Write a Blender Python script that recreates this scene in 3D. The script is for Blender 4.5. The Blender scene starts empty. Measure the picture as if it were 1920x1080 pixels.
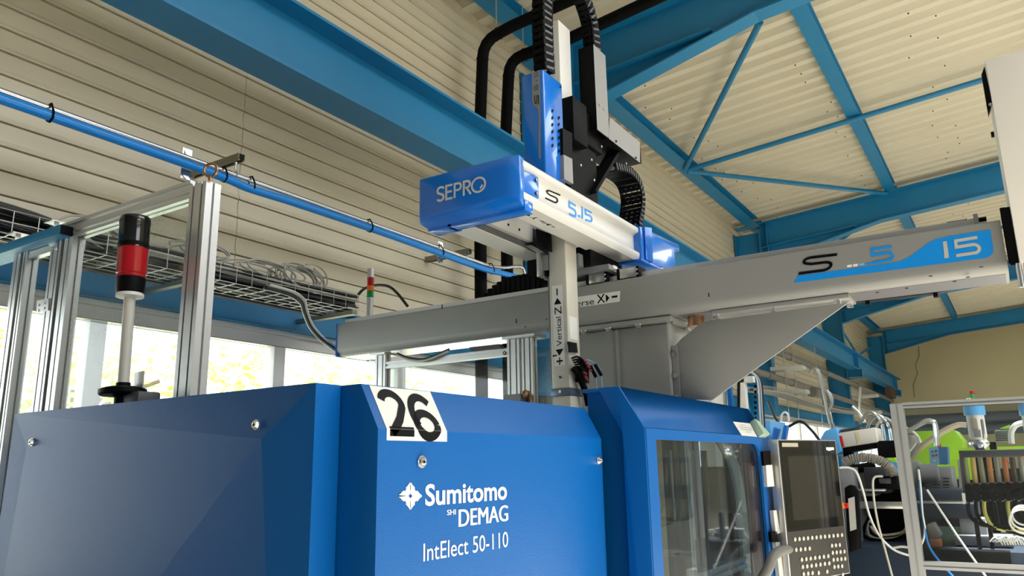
import bpy, bmesh, math, random
from mathutils import Vector, Matrix
random.seed(7)
C = bpy.context.scene
COL = C.collection
V3 = Vector
# ------------------------------------------------------------------ camera
# world axes: X runs along the machine and the window wall, Y towards the window wall, Z up; lens at (0,0,1.6)
EYE = 1.6
FPX = 1439.87
YAW, PIT, ROL = math.radians(32.8425), math.radians(13.0579), math.radians(-1.0492)
FW = V3((math.cos(PIT)*math.cos(YAW), math.cos(PIT)*math.sin(YAW), math.sin(PIT)))
_r = V3((math.sin(YAW), -math.cos(YAW), 0)); _u = _r.cross(FW)
RT = math.cos(ROL)*_r + math.sin(ROL)*_u
UP = -math.sin(ROL)*_r + math.cos(ROL)*_u
cam_data = bpy.data.cameras.new('camera'); cam = bpy.data.objects.new('camera', cam_data); COL.objects.link(cam)
cam_data.sensor_fit = 'HORIZONTAL'; cam_data.sensor_width = 36.0; cam_data.lens = FPX*36/1920
cam_data.clip_start = 0.02; cam_data.clip_end = 300
cam.matrix_world = Matrix(((RT.x, UP.x, -FW.x, 0), (RT.y, UP.y, -FW.y, 0), (RT.z, UP.z, -FW.z, EYE), (0, 0, 0, 1)))
C.camera = cam
# ------------------------------------------------------------------ light
w = bpy.data.worlds.new('sky'); C.world = w; w.use_nodes = True
bg = w.node_tree.nodes['Background']; bg.inputs[0].default_value = (0.92, 0.96, 1.0, 1); bg.inputs[1].default_value = 2.2
def light(name, kind, energy, loc, direction, sx=1, sy=1, color=(1, 1, 1), portal=False):
    l = bpy.data.lights.new(name, kind); o = bpy.data.objects.new(name, l); COL.objects.link(o)
    l.energy = energy; l.color = color; o.location = loc
    o.rotation_euler = V3(direction).to_track_quat('-Z', 'Y').to_euler()
    if kind == 'AREA':
        l.shape = 'RECTANGLE'; l.size = sx; l.size_y = sy
        l.cycles.is_portal = portal
    return o
sun = light('sun', 'SUN', 10.0, (0, 0, 20), (-0.10, 0.34, -0.92), color=(1.0, 0.97, 0.92)); sun.data.angle = 0.02
light('added_roof_opening_portal', 'AREA', 1, (4.6, -4.0, 5.2), (0, 0, -1), 7.8, 5.0, portal=True)  # daylight through an unseen roof opening added to light machine and floor
light('second_added_opening_portal', 'AREA', 1, (11.5, -3.0, 5.5), (0, 0, -1), 3, 2, portal=True)  # small unseen roof opening added for highlights on the sloping covers
light('far_added_opening_portal', 'AREA', 1, (21, -4.0, 5.5), (0, 0, -1), 5, 3, portal=True)  # unseen roof opening added to brighten the far end of the hall
light('added_side_opening_portal', 'AREA', 1, (0, -11.9, 2.6), (0, 1, 0), 6, 3.6, portal=True)  # unseen wall opening added as fill daylight from the side
light('window_portal', 'AREA', 1, (9, 3.97, 1.7), (0, -1, 0), 22, 1.5, portal=True)
C.view_settings.view_transform = 'Standard'; C.view_settings.look = 'None'
C.view_settings.gamma = 1.0; C.view_settings.use_curve_mapping = False
C.view_settings.exposure = 1.2
C.cycles.max_bounces = 8; C.cycles.diffuse_bounces = 5; C.cycles.glossy_bounces = 4
C.cycles.transmission_bounces = 6; C.cycles.transparent_max_bounces = 12
C.cycles.sample_clamp_indirect = 6.0; C.cycles.caustics_reflective = False; C.cycles.caustics_refractive = False

# ------------------------------------------------------------------ helpers
def ray(x, y): return FW + RT*((x-960)/FPX) - UP*((y-540)/FPX)
def at(x, y, ax, val):
    """point of the plane ax=val (u: X, v: Y, z: height) that the photo shows at pixel x, y"""
    d = ray(x, y); i = 'uvz'.index(ax)
    p = d*((val - (EYE if ax == 'z' else 0))/d[i]); p.z += EYE
    return p
def atp(x, y, p0, n):
    d = ray(x, y); o = V3((0, 0, EYE)); return o + d*((V3(p0)-o).dot(n)/d.dot(n))
def srgb(r, g, b):
    f = lambda c: (c/255/12.92 if c/255 <= .04045 else ((c/255+.055)/1.055)**2.4)
    return (f(r), f(g), f(b), 1)
MATS = {}
def mat(name, rgb, rough=.5, metal=0., bump=0., bscale=40., vary=0., vscale=3., alpha=1., coat=0., emit=0., stretch=None, spec=.5):
    if name in MATS: return MATS[name]
    m = bpy.data.materials.new(name); m.use_nodes = True; nt = m.node_tree; p = nt.nodes['Principled BSDF']
    p.inputs['Base Color'].default_value = srgb(*rgb); p.inputs['Roughness'].default_value = rough
    p.inputs['Metallic'].default_value = metal; p.inputs['Coat Weight'].default_value = coat
    p.inputs['Specular IOR Level'].default_value = spec
    tc = nt.nodes.new('ShaderNodeTexCoord'); mp = nt.nodes.new('ShaderNodeMapping')
    if stretch: mp.inputs['Scale'].default_value = stretch
    nt.links.new(tc.outputs['Object'], mp.inputs[0])
    if vary:
        n = nt.nodes.new('ShaderNodeTexNoise'); n.inputs['Scale'].default_value = vscale; n.inputs['Detail'].default_value = 6
        mx = nt.nodes.new('ShaderNodeMix'); mx.data_type = 'RGBA'
        a = srgb(*rgb); k1, k2 = 1-vary, 1+vary*.5
        mx.inputs[6].default_value = (a[0]*k1, a[1]*k1, a[2]*k1*.97, 1); mx.inputs[7].default_value = (min(1, a[0]*k2), min(1, a[1]*k2), min(1, a[2]*k2), 1)
        nt.links.new(mp.outputs[0], n.inputs['Vector']); nt.links.new(n.outputs[0], mx.inputs[0]); nt.links.new(mx.outputs[2], p.inputs['Base Color'])
    if bump:
        n2 = nt.nodes.new('ShaderNodeTexNoise'); n2.inputs['Scale'].default_value = bscale; n2.inputs['Detail'].default_value = 2
        b = nt.nodes.new('ShaderNodeBump'); b.inputs['Strength'].default_value = bump; b.inputs['Distance'].default_value = .002
        nt.links.new(mp.outputs[0], n2.inputs['Vector']); nt.links.new(n2.outputs[0], b.inputs['Height']); nt.links.new(b.outputs[0], p.inputs['Normal'])
    if emit: p.inputs['Emission Color'].default_value = srgb(*rgb); p.inputs['Emission Strength'].default_value = emit
    if alpha < 1: p.inputs['Alpha'].default_value = alpha
    MATS[name] = m; return m
def pane_mat(name, tint, alpha, speck=0.0, sscale=160., rough=.02, refl=.05):
    """clear sheet: mostly transparent, mirror-like, with dusty specks"""
    if name in MATS: return MATS[name]
    m = bpy.data.materials.new(name); m.use_nodes = True; nt = m.node_tree; nt.nodes.clear()
    out = nt.nodes.new('ShaderNodeOutputMaterial'); tr = nt.nodes.new('ShaderNodeBsdfTransparent'); tr.inputs[0].default_value = srgb(*tint)
    gl = nt.nodes.new('ShaderNodeBsdfGlossy'); gl.inputs['Roughness'].default_value = rough
    lw = nt.nodes.new('ShaderNodeLayerWeight'); lw.inputs[0].default_value = .5
    pw = nt.nodes.new('ShaderNodeMath'); pw.operation = 'POWER'; pw.inputs[1].default_value = 5; nt.links.new(lw.outputs[1], pw.inputs[0])
    fr = nt.nodes.new('ShaderNodeMath'); fr.operation = 'MULTIPLY_ADD'; fr.inputs[1].default_value = .8; fr.inputs[2].default_value = refl; nt.links.new(pw.outputs[0], fr.inputs[0])
    mx = nt.nodes.new('ShaderNodeMixShader'); nt.links.new(fr.outputs[0], mx.inputs[0]); nt.links.new(tr.outputs[0], mx.inputs[1]); nt.links.new(gl.outputs[0], mx.inputs[2])
    last = mx
    if speck:
        df = nt.nodes.new('ShaderNodeBsdfDiffuse'); df.inputs[0].default_value = srgb(215, 215, 205)
        tc = nt.nodes.new('ShaderNodeTexCoord'); n1 = nt.nodes.new('ShaderNodeTexNoise'); n1.inputs['Scale'].default_value = sscale; n1.inputs['Detail'].default_value = 3
        n2 = nt.nodes.new('ShaderNodeTexNoise'); n2.inputs['Scale'].default_value = 3.2; n2.inputs['Detail'].default_value = 3
        r1 = nt.nodes.new('ShaderNodeMapRange'); r1.inputs[1].default_value = .54; r1.inputs[2].default_value = .66
        r2 = nt.nodes.new('ShaderNodeMapRange'); r2.inputs[1].default_value = .47; r2.inputs[2].default_value = .68; r2.inputs[4].default_value = speck
        mu = nt.nodes.new('ShaderNodeMath'); mu.operation = 'MULTIPLY_ADD'; mu.inputs[2].default_value = .03 if speck > .2 else .01
        for n in (n1, n2): nt.links.new(tc.outputs['Object'], n.inputs['Vector'])
        nt.links.new(n1.outputs[0], r1.inputs[0]); nt.links.new(n2.outputs[0], r2.inputs[0])
        nt.links.new(r1.outputs[0], mu.inputs[0]); nt.links.new(r2.outputs[0], mu.inputs[1])
        m2 = nt.nodes.new('ShaderNodeMixShader'); nt.links.new(mu.outputs[0], m2.inputs[0]); nt.links.new(mx.outputs[0], m2.inputs[1]); nt.links.new(df.outputs[0], m2.inputs[2]); last = m2
    nt.links.new(last.outputs[0], out.inputs[0]); MATS[name] = m; return m

class M:
    """collects shapes and links them as ONE mesh object"""
    def __init__(s): s.bm = bmesh.new()
    def face(s, pts):
        try: return s.bm.faces.new([s.bm.verts.new(V3(p)) for p in pts])
        except ValueError: return None
    def prism(s, pts, vec):
        vec = V3(vec); a = [s.bm.verts.new(V3(p)) for p in pts]; b = [s.bm.verts.new(V3(p)+vec) for p in pts]; n = len(a)
        s.bm.faces.new(a[::-1]); s.bm.faces.new(b)
        for i in range(n): s.bm.faces.new((a[i], a[(i+1) % n], b[(i+1) % n], b[i]))
        return s
    def box(s, x0, x1, y0, y1, z0, z1):
        return s.prism([(x0, y0, z0), (x1, y0, z0), (x1, y1, z0), (x0, y1, z0)], (0, 0, z1-z0))
    def bar(s, p0, p1, w, h, up=(0, 0, 1)):
        p0, p1 = V3(p0), V3(p1); d = (p1-p0).normalized(); a = d.cross(V3(up)).normalized()*(w/2); b = a.cross(d).normalized()*(h/2)
        return s.prism([p0-a-b, p0+a-b, p0+a+b, p0-a+b], p1-p0)
    def cyl(s, p0, p1, r, r2=None, n=16, cap=True):
        p0, p1 = V3(p0), V3(p1); r2 = r if r2 is None else r2; d = (p1-p0).normalized()
        a = d.orthogonal().normalized(); b = d.cross(a); A = []; B = []
        for i in range(n):
            t = 2*math.pi*i/n; e = a*math.cos(t)+b*math.sin(t)
            A.append(s.bm.verts.new(p0+e*r)); B.append(s.bm.verts.new(p1+e*r2))
        for i in range(n): s.bm.faces.new((A[i], A[(i+1) % n], B[(i+1) % n], B[i]))
        if cap: s.bm.faces.new(A[::-1]); s.bm.faces.new(B)
        return s
    def tube(s, pts, r, n=10, smooth=0):
        pts = [V3(p) for p in pts]
        if smooth: pts = spline(pts, smooth)
        rings = []; prev = None
        for i, p in enumerate(pts):
            d = (pts[min(i+1, len(pts)-1)]-pts[max(i-1, 0)]).normalized()
            a = (d.orthogonal() if prev is None else prev-d*prev.dot(d)).normalized(); prev = a; b = d.cross(a)
            rr = r(i/(len(pts)-1)) if callable(r) else r
            rings.append([s.bm.verts.new(p+(a*math.cos(2*math.pi*k/n)+b*math.sin(2*math.pi*k/n))*rr) for k in range(n)])
        for A, B in zip(rings, rings[1:]):
            for k in range(n): s.bm.faces.new((A[k], A[(k+1) % n], B[(k+1) % n], B[k]))
        s.bm.faces.new(rings[0][::-1]); s.bm.faces.new(rings[-1]); return s
    def lathe(s, c, prof, n=24):
        """profile of (radius, height) turned about the vertical through c"""
        c = V3(c); rings = [[s.bm.verts.new(c+V3((r*math.cos(2*math.pi*k/n), r*math.sin(2*math.pi*k/n), h))) for k in range(n)] for r, h in prof]
        for A, B in zip(rings, rings[1:]):
            for k in range(n): s.bm.faces.new((A[k], A[(k+1) % n], B[(k+1) % n], B[k]))
        s.bm.faces.new(rings[0][::-1]); s.bm.faces.new(rings[-1]); return s
    def torus(s, c, n, R, r, a=24, b=10):
        n = V3(n).normalized(); x = n.orthogonal().normalized(); y = n.cross(x)
        return s.tube([V3(c)+(x*math.cos(t)+y*math.sin(t))*R for t in [2*math.pi*i/a for i in range(a+1)]], r, b)
    def mesh(s, name, mtl, bevel=0, seg=2, smooth=35):
        bmesh.ops.remove_doubles(s.bm, verts=s.bm.verts, dist=1e-6)
        bmesh.ops.recalc_face_normals(s.bm, faces=s.bm.faces)
        if bevel:
            es = [e for e in s.bm.edges if len(e.link_faces) == 2 and e.calc_face_angle(0) > .6]
            bmesh.ops.bevel(s.bm, geom=es, offset=bevel, segments=seg, affect='EDGES', profile=.5, clamp_overlap=True)
        me = bpy.data.meshes.new(name); s.bm.to_mesh(me); s.bm.free(); me.materials.append(mtl)
        if smooth:
            me.polygons.foreach_set('use_smooth', [True]*len(me.polygons)); me.set_sharp_from_angle(angle=math.radians(smooth))
        return me
    def obj(s, name, mtl, parent=None, bevel=0, seg=2, smooth=35, label=None, cat=None, group=None, kind=None):
        o = bpy.data.objects.new(name, s.mesh(name, mtl, bevel, seg, smooth)); COL.objects.link(o)
        return setup(o, parent, label, cat, group, kind)
def setup(o, parent=None, label=None, cat=None, group=None, kind=None):
    if parent:
        o.parent = parent; o.matrix_parent_inverse = Matrix.Translation(-world_loc(parent))
    for k, v in (('label', label), ('category', cat), ('group', group), ('kind', kind)):
        if v: o[k] = v
    return o
def world_loc(o):
    # parents are only ever translated
    return V3(o.location) if o.parent is None or o.type == 'MESH' and o.parent is None else V3((0, 0, 0)) if o.type == 'MESH' else V3(o.location)
def thing(name, label, cat, loc, group=None, kind=None):
    o = bpy.data.objects.new(name, None); COL.objects.link(o); o.location = loc; o.empty_display_size = .1
    return setup(o, None, label, cat, group, kind)
def reparent(c, parent):
    mi = c.matrix_parent_inverse.copy(); c.parent = parent; c.matrix_parent_inverse = mi
def dup(o, off, parent):
    """a moved copy of a part, sharing its mesh"""
    c = o.copy(); COL.objects.link(c); c.location = o.location + V3(off); reparent(c, parent); return c
def dup_thing(root, off, label=None):
    r = root.copy(); COL.objects.link(r); r.location = root.location + V3(off)
    if label: r['label'] = label
    for ch in list(root.children):
        c = ch.copy(); COL.objects.link(c); reparent(c, r)
        for g in list(ch.children):
            d = g.copy(); COL.objects.link(d); reparent(d, c)
    return r
def spline(p, k):
    out = []
    for i in range(len(p)-1):
        a, b, c, d = p[max(i-1, 0)], p[i], p[i+1], p[min(i+2, len(p)-1)]
        for j in range(k):
            t = j/k; out.append(.5*((2*b)+(c-a)*t+(2*a-5*b+4*c-d)*t*t+(3*b-a-3*c+d)*t**3))
    out.append(p[-1]); return out
# --- lettering: flat print, mapped from a unit box (x right, y up) to the four corners of its place on a surface
def quadmap(bl, br, tr, tl, lift):
    bl, br, tr, tl = map(V3, (bl, br, tr, tl)); n = (br-bl).cross(tl-bl).normalized()
    return lambda x, y: bl*(1-x)*(1-y)+br*x*(1-y)+tr*x*y+tl*(1-x)*y + n*lift
def text(s, f, mtl, parent, name='lettering', bold=0., fat=0.):
    c = bpy.data.curves.new('t', 'FONT'); c.body = s; c.offset = bold; c.resolution_u = 4; c.fill_mode = 'FRONT'
    o = bpy.data.objects.new('t', c); COL.objects.link(o)
    me = bpy.data.meshes.new_from_object(o.evaluated_get(bpy.context.evaluated_depsgraph_get()))
    bpy.data.objects.remove(o); bpy.data.curves.remove(c)
    bm = bmesh.new(); bm.from_mesh(me); bpy.data.meshes.remove(me)
    xs = [v.co.x for v in bm.verts]; ys = [v.co.y for v in bm.verts]; x0, x1, y0, y1 = min(xs), max(xs), min(ys), max(ys)
    for v in bm.verts: v.co = V3(((v.co.x-x0)/(x1-x0), (v.co.y-y0)/(y1-y0), 0))
    if fat:   # heavier strokes: the same outline printed again a hair to the side
        g = bmesh.ops.duplicate(bm, geom=bm.verts[:]+bm.edges[:]+bm.faces[:])['geom']
        for v in g:
            if isinstance(v, bmesh.types.BMVert): v.co.x += fat; v.co.z = 1e-4
    nn = (f(1, 0)-f(0, 0)).cross(f(0, 1)-f(0, 0)).normalized()
    for v in bm.verts: v.co = f(v.co.x, v.co.y) + (nn*.0005 if v.co.z else nn*0)
    me = bpy.data.meshes.new(name); bm.to_mesh(me); bm.free(); me.materials.append(mtl)
    o = bpy.data.objects.new(name, me); COL.objects.link(o); return setup(o, parent)
def poly(pts, f, mtl, parent, name='mark'):
    m = M(); m.face([f(*p) for p in pts]); return m.obj(name, mtl, parent, smooth=0)
def ribbon_quads(pts, wd, asp=1.0):
    """outline of a stroke of constant width wd; asp = width/height of the box so strokes keep one thickness"""
    P = [V3((x*asp, y, 0)) for x, y in pts]; L = []; R = []
    for i, p in enumerate(P):
        d0 = (p-P[i-1]).normalized() if i else (P[1]-p).normalized(); d1 = (P[i+1]-p).normalized() if i < len(P)-1 else d0
        n0 = V3((-d0.y, d0.x, 0)); n1 = V3((-d1.y, d1.x, 0)); n = (n0+n1).normalized(); k = wd/2/max(.35, n.dot(n0))
        L.append(p+n*k); R.append(p-n*k)
    q = []
    for i in range(len(P)-1): q.append([(a.x/asp, a.y) for a in (L[i], L[i+1], R[i+1], R[i])])
    return q
def stroke(paths, f, wd, mtl, parent, name='lettering', asp=1.0):
    m = M()
    for pts in paths:
        for q in ribbon_quads(pts, wd, asp): m.face([f(*p) for p in q])
    return m.obj(name, mtl, parent, smooth=0)
def arc(cx, cy, rx, ry, a0, a1, n=14):
    return [(cx+rx*math.cos(math.radians(a0+(a1-a0)*i/n)), cy+ry*math.sin(math.radians(a0+(a1-a0)*i/n))) for i in range(n+1)]
G5 = [(1, .95), (.04, .95), (.04, .56), (.74, .56)] + arc(.74, .3, .23, .26, 80, -80, 10) + [(.74, .05), (0, .05)]
GS = [(1.0, .96), (.32, .96)] + arc(.3, .77, .2, .19, 100, 260, 10) + [(.32, .55), (.68, .55)] + arc(.7, .3, .2, .25, 80, -80, 10) + [(.68, .05), (0, .05)]
# profile aluminium: a bar with grooves along all four sides
def profile_bar(m, p0, p1, w, h, up=(0, 0, 1), g=.009):
    p0, p1 = V3(p0), V3(p1); d = (p1-p0).normalized(); a = d.cross(V3(up)).normalized(); b = a.cross(d).normalized()
    def slots(L): return [0] if L < .06 else [-L/4, L/4]
    out = []
    def side(c, t, n, L, D):
        o = [c - t*L/2]
        for sx in slots(L): o += [c+t*(sx-g/2), c+t*(sx-g/2)-n*.008, c+t*(sx+g/2)-n*.008, c+t*(sx+g/2)]
        return o
    out += side(-b*h/2, a, -b, w, h) + side(a*w/2, b, a, h, w) + side(b*h/2, -a, b, w, h) + side(-a*w/2, -b, -a, h, w)
    m.prism([p0+q for q in out], p1-p0); return m
# ------------------------------------------------------------------ materials
BLUE = mat('machine_blue_paint', (0, 89, 164), .36, bump=.3, bscale=420, spec=.28)
STEELB = mat('blue_steel_paint', (22, 122, 172), .45, vary=.12, vscale=4)
ROBB = mat('robot_blue_gloss', (18, 112, 214), .16, coat=.6)
CREAM = mat('cream_cladding', (218, 208, 184), .45, vary=.08, vscale=2.2, stretch=(.5, 1, 3))
ROOF = mat('cream_roof_sheet', (216, 208, 188), .5, vary=.10, vscale=1.6, stretch=(2.5, .3, 1))
ENDW = mat('pale_render', (196, 186, 150), .8, vary=.12, vscale=1.2, bump=.3, bscale=60)
GREYB = mat('grey_beam_paint', (138, 138, 136), .38, bump=.1, bscale=300)
ALU = mat('aluminium', (204, 205, 206), .36, metal=.65, vary=.05, vscale=12, stretch=(1, 1, .2))
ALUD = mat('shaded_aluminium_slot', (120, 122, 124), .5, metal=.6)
STEEL = mat('zinc_steel', (190, 190, 188), .3, metal=.9)
CHROME = mat('chrome', (232, 233, 235), .2, metal=.92)
ARMG = mat('arm_light_grey', (214, 213, 208), .36)
ZG = mat('axis_warm_grey', (196, 192, 180), .36)
WHITE = mat('white_enamel', (226, 224, 218), .45)
BLACK = mat('black_plastic', (7, 7, 8), .55, spec=.12)
BLKG = mat('black_gloss', (10, 10, 11), .12, coat=.5)
RUB = mat('black_rubber', (7, 7, 8), .7, spec=.1)
DKGREY = mat('dark_grey_paint', (58, 60, 64), .5)
MIDGREY = mat('mid_grey_paint', (120, 123, 127), .5)
WPRINT = mat('white_print', (232, 233, 233), .5)
BPRINT = mat('black_print', (6, 6, 7), .5, spec=.15)
SKYB = mat('light_blue_print', (10, 140, 226), .4)
STICK = mat('white_sticker', (222, 221, 216), .35)
DULL = mat('dull_steel', (150, 150, 148), .4, metal=.6)
PIPEB = mat('blue_air_pipe', (24, 138, 228), .3)
REDL = mat('red_lens', (172, 5, 20), .14, coat=.5)
AMBER = mat('amber_lens', (226, 108, 20), .2); GREEN = mat('green_lens', (20, 140, 70), .2)
COPPER = mat('brass_fitting', (176, 136, 104), .3, metal=.85)
CABLEG = mat('grey_cable', (186, 184, 172), .5); CABLEB = mat('black_cable', (18, 18, 19), .5); CABLEW = mat('white_cable', (222, 222, 218), .45)
CABLEBL = mat('blue_cable', (40, 116, 196), .4)
LIME = mat('lime_green_paint', (158, 208, 40), .4)
NAVY = mat('navy_machine_paint', (34, 48, 66), .5)
LBLUE = mat('pale_blue_plastic', (92, 168, 226), .4)
HOSEG = mat('grey_hose', (128, 124, 114), .55); HOSET = mat('beige_hose', (196, 182, 158), .5)
RED = mat('red_plastic', (200, 30, 34), .4); YELL = mat('yellow_sticker', (236, 196, 24), .5)
PIPEG = mat('grey_pipe', (112, 110, 104), .5)
GLASS = pane_mat('clear_glass', (245, 248, 246), .1)
PLEXI = pane_mat('dusty_polycarbonate', (240, 243, 242), .1, speck=.6, sscale=260)
PLEXC = pane_mat('clear_polycarbonate', (238, 241, 241), .1, speck=.03, sscale=90, refl=.03)
GATEG = pane_mat('tinted_gate_window', (206, 216, 222), .1, speck=.03, sscale=70, refl=.06)
# ------------------------------------------------------------------ the hall
WV = 3.9                                            # inner face of the window wall
def roof_z(y): return EYE + 4.55 - .0757*y          # underside of the roof sheets
def raft_b(y): return EYE + 3.983 - .0757*y
U0, U1 = -3.0, 29.5
FRAMES = [-.9, 6.35, 13.6, 20.85, 28.1]
M().box(-4, 30, -13, 3.9, -.1, 0).obj('floor', mat('grey_screed', (196, 190, 176), .55, vary=.15, vscale=.8), kind='structure', label='grey screed floor of the production hall')
M().box(-4, 60, 4.1, 60, -.15, -.02).obj('outside_ground', mat('outside_paving', (176, 176, 166), .9, vary=.2), kind='structure', label='pale paving outside the windows')
# corrugated roof: one part per metre-wide sheet, four ribs each
ceil = thing('ceiling', None, None, (0, 0, 0), kind='structure')
RY0, RY1 = -1.5, 3.95
m = M(); prof = []
for k in range(4):
    x = k*.25; prof += [(x, 0), (x+.095, 0), (x+.13, .068), (x+.215, .068)]
prof.append((1.0, 0))
for a, b in zip(prof, prof[1:]):
    m.face([(a[0], RY0, roof_z(RY0)+a[1]), (b[0], RY0, roof_z(RY0)+b[1]), (b[0], RY1, roof_z(RY1)+b[1]), (a[0], RY1, roof_z(RY1)+a[1])])
sheet = m.obj('roof_sheet', ROOF, ceil, smooth=0)
sheet.location.x = U0
for k in range(1, 33): dup(sheet, (k, 0, 0), ceil)
# fixing screws along the purlin lines
m = M()
for yy in (3.2, 1.38, .35, -.75):
    for k in range(118):
        x = 3.03+k*.25; y = yy+random.uniform(-.22, .22)
        if random.random() < .3: continue
        if x > 20: break
        m.cyl((x, y, roof_z(y)), (x, y, roof_z(y)-.012), .008, n=6)
m.obj('roof_screw', DKGREY, ceil, kind='stuff', smooth=0)
# the unseen roof around and beyond the added daylight openings, towards the other eave
M().prism([(U0, -6.5, roof_z(-1.5)), (U1+.5, -6.5, roof_z(-1.5)), (U1+.5, -12, roof_z(-1.5)-.35), (U0, -12, roof_z(-1.5)-.35)], (0, 0, .08)).obj('trim_1', ROOF, kind='structure', label='far slope of the cream roof', smooth=0)
M().prism([(13, -1.5, roof_z(-1.5)+.001), (U1+.5, -1.5, roof_z(-1.5)+.001), (U1+.5, -6.5, roof_z(-1.5)), (23.5, -6.5, roof_z(-1.5)), (23.5, -2.5, roof_z(-1.5)), (18.5, -2.5, roof_z(-1.5)), (18.5, -6.5, roof_z(-1.5)), (13, -6.5, roof_z(-1.5))], (0, 0, .08)).obj('trim_2', ROOF, kind='structure', label='flat ridge part of the cream roof', smooth=0)
M().prism([(U0, -1.5, roof_z(-1.5)+.001), (.7, -1.5, roof_z(-1.5)+.001), (.7, -6.5, roof_z(-1.5)), (U0, -6.5, roof_z(-1.5))], (0, 0, .08)).obj('trim_4', ROOF, kind='structure', label='flat ridge part of the cream roof above the camera', smooth=0)
M().prism([(8.5, -1.5, roof_z(-1.5)+.001), (10, -1.5, roof_z(-1.5)+.001), (10, -4, roof_z(-1.5)), (13, -4, roof_z(-1.5)), (13, -6.5, roof_z(-1.5)), (8.5, -6.5, roof_z(-1.5))], (0, 0, .08)).obj('trim_3', ROOF, kind='structure', label='flat ridge part of the cream roof between the added roof openings', smooth=0)
# opposite wall: parapet and header with an unseen band between, left open to add side daylight
wr = thing('wall_right', None, None, (0, -12, 0), kind='structure')
M().box(U0, U1+.5, -12.1, -12, 0, .9).obj('parapet', CREAM, wr); M().box(U0, U1+.5, -12.1, -12, 4.3, 6.2).obj('header_panel', CREAM, wr); M().box(3, U1+.5, -12.1, -12, .9, 4.3).obj('infill_panel', CREAM, wr)
# end wall
we = thing('wall_end', None, None, (U1, 0, 0), kind='structure')
M().prism([(U1, -12, 0), (U1, 4.1, 0), (U1, 4.1, 6.0), (U1, -3, 6.7), (U1, -12, 6.2)], (.3, 0, 0)).obj('render', ENDW, we, smooth=0)
m = M(); cr = [at(x, y, 'u', U1-.012) for x, y in ((1722, 650), (1724, 668), (1716, 684), (1721, 700), (1712, 722), (1715, 745))]
m.tube(cr, .010, 5); m.obj('crack', mat('crack_shadow', (132, 124, 96), .9), we)
wb = thing('wall_back', None, None, (-3, 0, 0), kind='structure')
M().prism([(-3.2, -12, 0), (-3.2, 4.1, 0), (-3.2, 4.1, 6.0), (-3.2, -3, 6.7), (-3.2, -12, 6.2)], (.2, 0, 0)).obj('render', mat('grey_back_wall', (96, 102, 110), .8, vary=.1), wb, smooth=0)
# window wall: horizontal cladding planks above the window band and below it
wl = thing('wall_left', None, None, (10, WV, 0), kind='structure')
HP = .1195
def plank(x0, x1, z, h, lip=.001):
    # flat or slightly bowed face, a rolled edge standing proud along the foot, a thin open joint under it
    k = lip
    pr = [(WV+.03, z+.003), (WV-.007, z+.003), (WV-.009, z+.008), (WV-.0035, z+.022), (WV+.001, z+.029), (WV+k, z+h*.55), (WV+k*.2, z+h-.008), (WV+.004, z+h-.003), (WV+.03, z+h-.0025)]
    mm = M(); mm.prism([(x0, y, zz) for y, zz in pr], (x1-x0, 0, 0)); return mm
segs = [(-3, 2.9), (2.904, 8.8), (8.804, 15.0), (15.004, 22.0), (22.004, 29.5)]
z = EYE+1.06; n = 0
base = {}
while z < 5.86:
    for i, (a, b) in enumerate(segs):
        kk = (i, (.001, .007, -.004, .001, .004)[(n*2+n//3) % 5])
        if kk not in base:
            base[kk] = (plank(a, b, z, HP, kk[1]).obj('panel', CREAM, wl, smooth=20), z)
        else:
            dup(base[kk][0], (0, 0, z-base[kk][1]), wl)
    z += HP; n += 1
m = M(); m.box(-3, 29.5, WV+.035, WV+.15, EYE+.87, 6.0); m.box(-3, 29.5, WV+.0, WV+.15, 0, .95); m.box(-3, .35, WV, WV+.15, .95, EYE+.87); m.obj('backing', CREAM, wl, smooth=0)
low = None
for k in range(8):
    if low is None: low = plank(-3, 29.5, 0, HP).obj('panel', CREAM, wl, smooth=30)
    else: dup(low, (0, 0, k*HP), wl)
# windows: frames, mullions and panes in the band z 0.95 - 2.4
ZW0, ZW1 = .95, EYE+.87
def window(i, x0, x1, mull):
    wdw = thing('window_%d' % i, None, None, (x0, WV, ZW0), kind='structure')
    m = M(); y0, y1 = WV-.01, WV+.07
    m.box(x0, x1, y0, y1, ZW1-.10, ZW1); m.box(x0, x1, y0, y1, ZW0, ZW0+.07); m.box(x0, x0+.07, y0, y1, ZW0+.07, ZW1-.10); m.box(x1-.07, x1, y0, y1, ZW0+.07, ZW1-.10)
    m.box(x0, x1, y0-.03, y0, ZW1-.03, ZW1)
    m.obj('window_frame', WHITE, wdw, bevel=.004)
    xs = [x0+.07]+list(mull)+[x1-.07]
    for mm in mull: M().box(mm-.045, mm+.045, y0, y1, ZW0+.07, ZW1-.10).obj('mullion', WHITE, wdw, bevel=.004)
    for a, b in zip(xs, xs[1:]):
        M().box(a+.04, b-.04, WV+.03, WV+.036, ZW0+.06, ZW1-.09).obj('pane', GLASS, wdw, smooth=0)
um1 = at(175, 690, 'v', WV).x; um2 = at(752, 700, 'v', WV).x
window(1, .35, 6.15, [um1, (um1+um2)/2, um2])
window(2, 6.6, 13.35, [8.3, 10.0, 11.7]); window(3, 13.85, 20.6, [15.5, 17.2, 18.9]); window(4, 21.1, 27.9, [22.8, 24.5, 26.2])
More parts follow.
